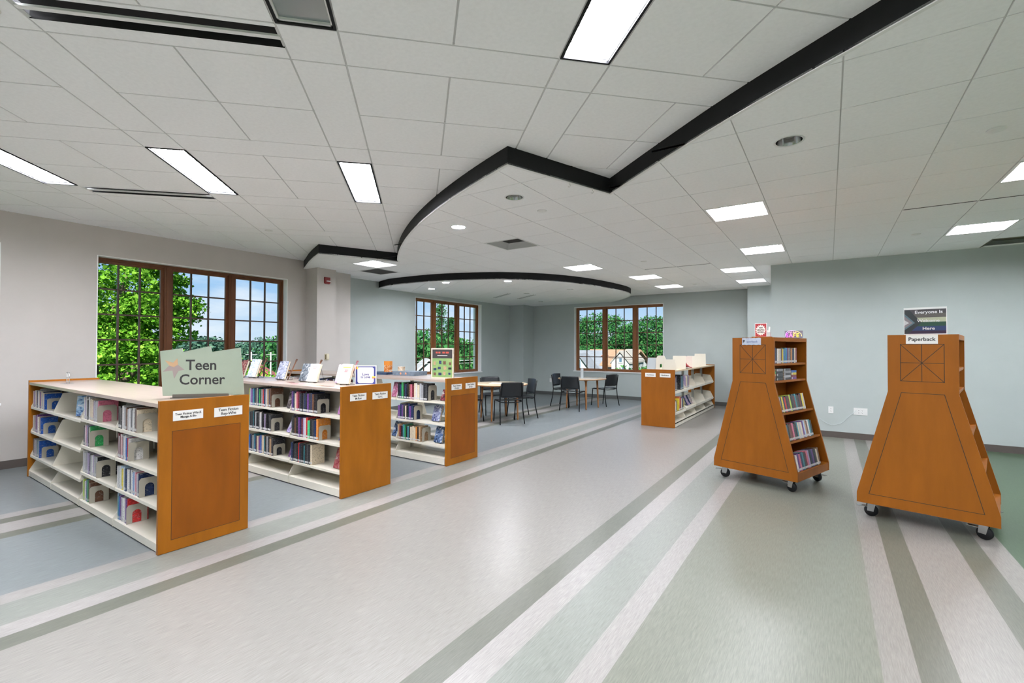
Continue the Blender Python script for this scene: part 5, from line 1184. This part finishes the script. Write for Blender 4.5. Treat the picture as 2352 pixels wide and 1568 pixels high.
o = MB().tube(spline([(.37, YW - .012, .475), (.36, YW - .02, .46), (.27, YW - .012, .364), (.18, YW - .012, .258), (.075, YW - .012, .212), (-.005, YW - .012, .220), (-.105, YW - .012, .284), (-.25, YW - .03, .42), (-.42, YW - .6, .9), (-.5, YW - 2.0, 1.30)], 5), .003, 6).build('power_cord', mat('clear_cord', (.66, .72, .72), rough=.2)); tag(o, 'thin white cord drooping from the wide wall outlet', 'cord')

# ------------------------------------------------------------------ outside
GZ = -5.5
tag(MB().box(-260, -60, GZ - .3, 120, 260, GZ).build('ground', mat('lawn', (.05, .12, .03), rough=1, var=.4, vscale=(.3, .3, 1), spec=0)), 'green lawn far below the windows', 'ground')['kind'] = 'structure'
tag(MB().box(-62, 18, GZ, -34, 70, GZ + .03).build('parking_lot', mat('asphalt', (.16, .17, .18), rough=.9, var=.1)), 'grey street and parking lot seen through the conifer window', 'road')['kind'] = 'structure'
def foliage(blobs, per, leaf, m, seed, core=None):
    """blobs: (x,y,z,rx,ry,rz,n clumps); clumps sit in the outer shell, each a small ball of leaves"""
    g = np.random.default_rng(seed); V = []
    for (x, y, z, rx, ry, rz, n) in blobs:
        d = g.normal(size=(n, 3)); d /= np.linalg.norm(d, axis=1)[:, None]; rad = g.uniform(.55, 1.0, n)[:, None] ** .6
        c = d * rad * np.array([rx, ry, rz]) + np.array([x, y, z])
        cr = leaf * g.uniform(1.6, 3.6, n)
        k = per; dd = g.normal(size=(n, k, 3)); dd /= np.linalg.norm(dd, axis=2)[:, :, None]
        P = c[:, None, :] + dd * (cr[:, None, None] * g.uniform(.3, 1, (n, k, 1)) * np.array([1, 1, .6]))
        V.append(P.reshape(-1, 3))
    P = np.concatenate(V); N_ = len(P)
    a = g.normal(size=(N_, 3)); a[:, 2] *= .5; a /= np.linalg.norm(a, axis=1)[:, None]
    b = g.normal(size=(N_, 3)); b -= (b * a).sum(1)[:, None] * a; b /= np.linalg.norm(b, axis=1)[:, None]
    s = leaf * g.uniform(.5, 1.1, (N_, 1)); a *= s * .5; b *= s * .38
    nn = np.cross(a, b) / s
    vs = np.stack([P - a, P - b * 1.0 + nn * .3, P + a, P + b + nn * .3], 1).reshape(-1, 3)
    me = bpy.data.meshes.new('foliage'); me.vertices.add(N_ * 4); me.vertices.foreach_set('co', vs.ravel())
    me.loops.add(N_ * 4); me.loops.foreach_set('vertex_index', np.arange(N_ * 4, dtype=np.int32))
    me.polygons.add(N_); me.polygons.foreach_set('loop_start', np.arange(0, N_ * 4, 4, dtype=np.int32)); me.polygons.foreach_set('loop_total', np.full(N_, 4, dtype=np.int32))
    me.materials.append(m); me.update(); me.validate(); return me
BARK = mat('bark', (.10, .075, .05), rough=.95, var=.3, vscale=(3, 3, 1))
L_BR = leafmat('leaf_bright', (.05, .17, .015), (.135, .32, .03), (.27, .48, .06), .4)
L_MD = leafmat('leaf_mid', (.012, .065, .022), (.032, .12, .036), (.075, .185, .055), .3)
L_DK = leafmat('leaf_dark', (.015, .06, .02), (.03, .10, .03), (.05, .16, .045), .2)
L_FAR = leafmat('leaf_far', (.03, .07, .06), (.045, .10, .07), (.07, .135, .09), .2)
def tree(x, y, blobs, per, leaf, m, seed, label, trunk=None, group=None, me=None):
    t = thing('tree', label, 'tree', (x, y, GZ), 0, group)
    f = link('foliage', me or foliage(blobs, per, leaf, m, seed), t); f['kind'] = 'stuff'
    mb = MB()
    for pts, r in (trunk or [([(0, 0, 0), (.1, 0, 3), (0, .1, 6)], [.35, .28, .12])]): mb.tube(pts, r, 9)
    mb.build('trunk', BARK, t); return t
# the big bright tree in front of the beige wall's window
tb = [(-1.5, -1.0, 8.6, 3.0, 3.2, 3.4, 300), (0, .5, 9.3, 2.2, 1.6, 2.6, 190), (.3, .2, 6.2, 2.2, 2.3, 1.6, 170), (.4, 1.5, 7.6, 1.3, 1.0, 1.1, 80), (.6, 2.25, 8.2, .7, .55, .40, 26), (.5, 2.0, 8.9, .5, .5, .35, 16), (.2, 1.7, 9.6, .6, .5, .35, 20), (.8, .5, 4.4, 2.0, 3.4, 1.2, 200), (-3.5, -3, 8, 3, 3, 4, 160)]
tree(-18.2, 4.5, tb, 60, .15, L_BR, 1, 'big bright green maple filling the left half of the beige wall window',
     [([(-.6, -.9, 0), (-.4, -.6, 3), (.2, .1, 5.6), (.1, -.2, 8), (-.3, -.2, 11)], [.5, .42, .30, .2, .08]), ([(.2, -.1, 5.0), (.6, .9, 6.2), (.7, 1.8, 7.4), (.6, 2.4, 8.2)], [.22, .16, .09, .03]), ([(.1, -.4, 5.2), (.8, -1.2, 6.4), (.9, -1.8, 8.4)], [.2, .14, .05]), ([(.1, 0, 6.5), (.4, .7, 8.4), (.3, 1.0, 10)], [.12, .09, .03])])
bush = foliage([(0, 0, 2.6, 3.2, 4.2, 2.2, 300), (1, 3, 1.8, 2.2, 2.5, 1.6, 150)], 30, .22, L_BR, 3)
for k, (x, y, s, l) in enumerate(((-24, 6.5, 1.15, 'bright green bush mass below the maple'), (-27, 13.0, 1.0, 'bright green bush right of the maple through the beige wall window'), (-32, 20.5, .86, 'bright green bush at right side of the beige wall window'))):
    t = tree(x, y, None, 0, 0, None, 0, l, [([(0, 0, 0), (0, .1, 2)], [.2, .1])], None, bush); t.scale = (s, s, s * 1.25)
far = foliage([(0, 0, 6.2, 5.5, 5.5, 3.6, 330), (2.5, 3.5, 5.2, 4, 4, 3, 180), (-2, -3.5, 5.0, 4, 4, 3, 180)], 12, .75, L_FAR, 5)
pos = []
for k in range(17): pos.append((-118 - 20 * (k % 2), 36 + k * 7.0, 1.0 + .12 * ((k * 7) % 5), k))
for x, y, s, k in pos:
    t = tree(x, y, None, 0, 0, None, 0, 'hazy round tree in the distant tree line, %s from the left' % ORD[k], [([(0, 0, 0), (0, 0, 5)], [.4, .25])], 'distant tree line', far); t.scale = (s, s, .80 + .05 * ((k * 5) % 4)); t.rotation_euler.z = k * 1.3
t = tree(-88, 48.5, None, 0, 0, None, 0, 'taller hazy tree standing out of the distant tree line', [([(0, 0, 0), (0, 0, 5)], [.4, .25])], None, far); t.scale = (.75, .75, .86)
# trees beyond the houses
dome = foliage([(0, 0, 7.0, 5.2, 5.2, 4.3, 900), (3.8, 1, 6, 3.4, 3.4, 3.4, 380), (-3.6, 0, 5.4, 3.2, 3.2, 3.2, 380), (0, -3, 5, 4, 3, 3, 380)], 20, .32, L_MD, 7)
for k, (x, y, s, sz, l) in enumerate(((-26.3, 61, 1.05, 1.03, 'big round green tree behind the tan roofed house, left'), (-18.9, 60, .95, .98, 'round green tree right of the houses, seen past the bookcase'), (-32.5, 64, .9, .86, 'round tree at left edge of the house window'), (-12.5, 62, .9, .9, 'green tree hidden beyond right side of the house window'), (-38.2, 37, .62, .70, 'deep green tree at the right of the conifer window'), (-23.0, 49, .62, .64, 'lighter tree standing close behind the tan roof'))):
    t = tree(x, y, None, 0, 0, None, 0, l, [([(0, 0, 0), (.2, 0, 5)], [.45, .25])], None, dome); t.scale = (s, s, sz); t.rotation_euler.z = k * 2.1
hedge = foliage([(0, 0, 2.5, 5, 2.4, 2.6, 420), (4, 1, 2.8, 3, 2, 2.4, 200)], 14, .4, L_MD, 9)
for k, (x, y, s, l) in enumerate(((-33.5, 28.5, 1.2, 'pale green tree mass at the left of the conifer window'), (-40, 34.5, 1.3, 'green trees behind the conifer'), (-36, 41.5, 1.2, 'green tree mass at far right of the conifer window'), (-27.5, 33.4, .95, 'dark green shrub below the right side of the conifer window'), (-66, 46, 1.5, 'hazy trees beyond the parking lot, left'), (-64, 60, 1.5, 'hazy trees beyond the parking lot, middle'), (-60, 74, 1.5, 'hazy trees beyond the parking lot, right'), (-13.6, 40.5, .9, 'green shrub right of the white gable house'), (-11.2, 38, .9, 'green shrub behind the nonfiction bookcase window corner'))):
    t = tree(x, y, None, 0, 0, None, 0, l, [([(0, 0, 0), (0, 0, 2)], [.3, .2])], None, hedge); t.scale = (s, s, s * (1.28 if k in (0, 1, 2) else 1.1)); t.rotation_euler.z = k * 1.1
# conifer
def conifer(x, y, h, label, seed, dens=1.0, rad=1.6):
    g = random.Random(seed); t = thing('conifer_tree', label, 'tree', (x, y, GZ)); V = []; mb = MB(); mb.tube([(0, 0, 0), (0, 0, h * .5), (0, 0, h)], [.22, .14, .03], 8); blobs = []
    z = h * .18
    while z < h * .98:
        rr = rad * (1 - z / h) ** .8 + .15
        for k in range(4):
            a = g.uniform(0, 2 * PI); e = (rr * math.cos(a), rr * math.sin(a), z - .10 * rr); mb.tube([(0, 0, z), (e[0] * .6, e[1] * .6, z + .05), e], [.03, .02, .008], 5, cap=False)
            for q in (.45, .7, .95): blobs.append((e[0] * q, e[1] * q, z - .06 * rr, .22 * rr + .06, .22 * rr + .06, .07, max(1, int(4 * dens))))
        z += .34
    link('foliage', foliage(blobs, 9, .16, L_DK, seed), t)['kind'] = 'stuff'; mb.build('trunk', BARK, t); return t
conifer(-30, 32.6, 11.1, 'tall ragged spruce in the middle of the conifer window', 21, .7, 1.25); conifer(-34, 38.8, 10.2, 'second spruce right behind the tall ragged one', 22, 1.6, 1.5); conifer(-28, 37.4, 10.5, 'spruce whose branch tips enter the conifer window from the right', 23, 1, 1.5)
# houses
def house(name, x, y, rz, w, d, zt_eave, zt_ridge, wall, roof, label, wins=(), over=.35, gable_front=False):
    """local: ridge along x, front faces -y"""
    t = thing(name, label, 'house', (x, y, GZ), rz); e, r = zt_eave - GZ, zt_ridge - GZ
    MB().prism([(-d / 2, 0), (d / 2, 0), (d / 2, e), (0, r - .12), (-d / 2, e)], -w / 2, w / 2, 'x').build('walls', wall, t)
    k = (r - e) / (d / 2)
    for s_ in (-1, 1):
        MB().prism([(0, r), (s_ * (d / 2 + over), e - over * k), (s_ * (d / 2 + over), e - over * k + .15), (0, r + .15)], -w / 2 - over, w / 2 + over, 'x').build('roof_slope', roof, t)
    for (wx, wz, ww, wh, face) in wins:
        m = MB(); p = MB()
        if face == 'f':
            m.box(wx - ww / 2 - .08, -d / 2 - .05, wz - GZ - .08, wx + ww / 2 + .08, -d / 2 - .001, wz - GZ + wh + .08); p.box(wx - ww / 2, -d / 2 - .06, wz - GZ, wx + ww / 2, -d / 2 - .05, wz - GZ + wh)
        else:
            X_ = w / 2; m.box(X_ + .001, wx - ww / 2 - .08, wz - GZ - .08, X_ + .05, wx + ww / 2 + .08, wz - GZ + wh + .08); p.box(X_ + .05, wx - ww / 2, wz - GZ, X_ + .06, wx + ww / 2, wz - GZ + wh)
        q = m.build('house_window', mat('house_trim', (.28, .29, .30)), t); p.build('window_pane', mat('house_glass', (.06, .10, .14), rough=.15), q)
    return t
HW = mat('siding_white', (.25, .26, .27), rough=.8, var=.03); TAN = mat('roof_tan', (.21, .13, .08), rough=.95, var=.12, vscale=(3, 3, 8)); GRR = mat('roof_grey', (.12, .13, .15), rough=.95, var=.12, vscale=(3, 3, 8))
GRW = mat('siding_grey', (.15, .18, .20), rough=.8)
house('house', -17.5, 44.2, R(-6), 4.8, 4.6, -.10, 1.20, HW, TAN, 'white house with long tan roof in the middle of the house window', [(1.2, -1.3, .8, 1.0, 'f'), (-.4, -1.3, 1.0, 1.0, 'f')])
house('house', -15.3, 42.6, R(96), 3.0, 1.7, .30, 1.25, HW, mat('roof_pale', (.20, .185, .17), rough=.9), 'narrow white gabled house wing at the right of the tan roof', [(0, .35, .25, .35, 'x'), (.0, -.6, .35, .5, 'x')], .12)
house('house', -15.25, 40.6, R(-90), 1.6, 1.62, .20, 1.12, HW, mat('roof_pale', (.5, .5, .5)), 'white gable front facing the window beside the tan roof', [(.05, .25, .22, .35, 'x'), (.35, -.75, .3, .6, 'x')], .1)
house('house', -20.8, 43.0, R(20), 4.2, 5.2, -.5, 1.10, GRW, GRR, 'grey roofed house at the left of the house window', [])
house('house', -18.75, 39.6, R(-84), 2.2, 2.3, -.55, .85, HW, GRR, 'small white gable with pointed roof before the grey roof', [(0, -.35, .35, .75, 'x')], .2)
t = thing('chimney', 'brick chimney between the grey and the tan roofs', 'chimney', (-18.0, 43.0, -.2)); MB().box(-.25, -.25, 0, .25, .25, 1.0).box(-.29, -.29, .9, .29, .29, 1.0).build('stack', mat('brick_dark', (.24, .12, .09), rough=.9, var=.3, vscale=(4, 4, 12)), t); MB().box(-.12, -.12, 1.0, .12, .12, 1.1).build('flue', GRR, t)
house('house', -24.5, 25.2, R(-40), 3.2, 3.2, -.9, .55, HW, mat('roof_white', (.24, .24, .25)), 'low pale roofed house in the lower left of the conifer window', [(0, -1.8, .8, .9, 'x')], .2)
house('house', -60, 30.5, R(-30), 9, 7, -2.6, -.2, mat('brick_red', (.35, .12, .08)), mat('roof_red', (.30, .07, .06), rough=.9, var=.1), 'house with dark red roof right of the Teen Corner sign', [(0, -4.2, 1, 1.2, 'f')])
# street poles and cars
def pole(x, y, top, label, arm=True, m=None):
    t = thing('utility_pole', label, 'pole', (x, y, GZ)); m = m or mat('pole_wood', (.25, .25, .24), rough=.8)
    MB().tube([(0, 0, 0), (0, 0, top - GZ)], [.12, .07], 10).build('mast', m, t)
    if arm: MB().box(-.03, -.55, top - GZ - .32, .03, .55, top - GZ - .25).build('crossarm', m, t)
    return t
pole(-52, 28.8, .9, 'pale utility pole in the right light of the beige wall window'); pole(-48, 24.6, 1.0, 'white lamp post near the Teen Corner sign', True, mat('pole_white', (.27, .28, .29))); pole(-44, 44, 3.4, 'utility pole behind the spruces', True)
def wires(name, pts, sag, label):
    (a, b) = pts; P = []
    for i in range(13): s = i / 12; P.append((a[0] + (b[0] - a[0]) * s, a[1] + (b[1] - a[1]) * s, a[2] + (b[2] - a[2]) * s - sag * 4 * s * (1 - s)))
    o = MB().tube(P, .012, 5).build(name, mat('wire', (.45, .46, .46)) if 'pale' in label else BLACKM); tag(o, label, 'wire')
wires('overhead_wire', ((-15, 3.2, -.35), (-20, 10.2, .15)), .15, 'pale overhead wire crossing low in the beige wall window'); wires('overhead_wire', ((-15, 3.2, -.6), (-20, 10.2, -.1)), .15, 'second pale overhead wire just under the first')
wires('overhead_wire', ((-20, 16, .75), (-16, 30, .9)), .1, 'pale overhead wire crossing the conifer window'); wires('overhead_wire', ((-20, 16, .6), (-16, 30, .72)), .1, 'second pale overhead wire in the conifer window'); wires('overhead_wire', ((-13.5, 33, .75), (-7, 36, .6)), .1, 'dark wire at the right of the house window')
def car(x, y, rz, m, label):
    t = thing('car', label, 'car', (x, y, GZ + .03), R(rz))
    MB().prism([(-2.1, .35), (2.1, .35), (2.1, .75), (1.2, .9), (-1.9, .95), (-2.1, .8)], -.85, .85, 'y').prism([(-1.7, .94), (1.1, .9), (.4, 1.42), (-1.2, 1.42)], -.72, .72, 'y').build('body', m, t)
    MB().prism([(-1.45, .98), (.85, .95), (.35, 1.36), (-1.1, 1.36)], -.73, .73, 'y').build('windows', mat('car_glass', (.02, .03, .04), rough=.1), t)
    for sx in (-1.3, 1.3):
        for sy in (-.78, .78): MB().lathe([(0, -.1), (.3, -.1), (.33, 0), (.3, .1), (0, .1)], 16, 0, Matrix.Translation((sx, sy, .33)) @ Matrix.Rotation(PI / 2, 4, 'X')).build('wheel', BLACK, t)
car(-46, 45, 60, mat('car_white', (.7, .7, .72), rough=.3), 'white car parked under the trees in the conifer window'); car(-42, 47, 50, mat('car_silver', (.4, .42, .45), rough=.3), 'silver car parked right of the white one'); car(-50, 27.2, 80, mat('car_dark', (.05, .06, .08), rough=.3), 'dark parked car beyond the red roof')
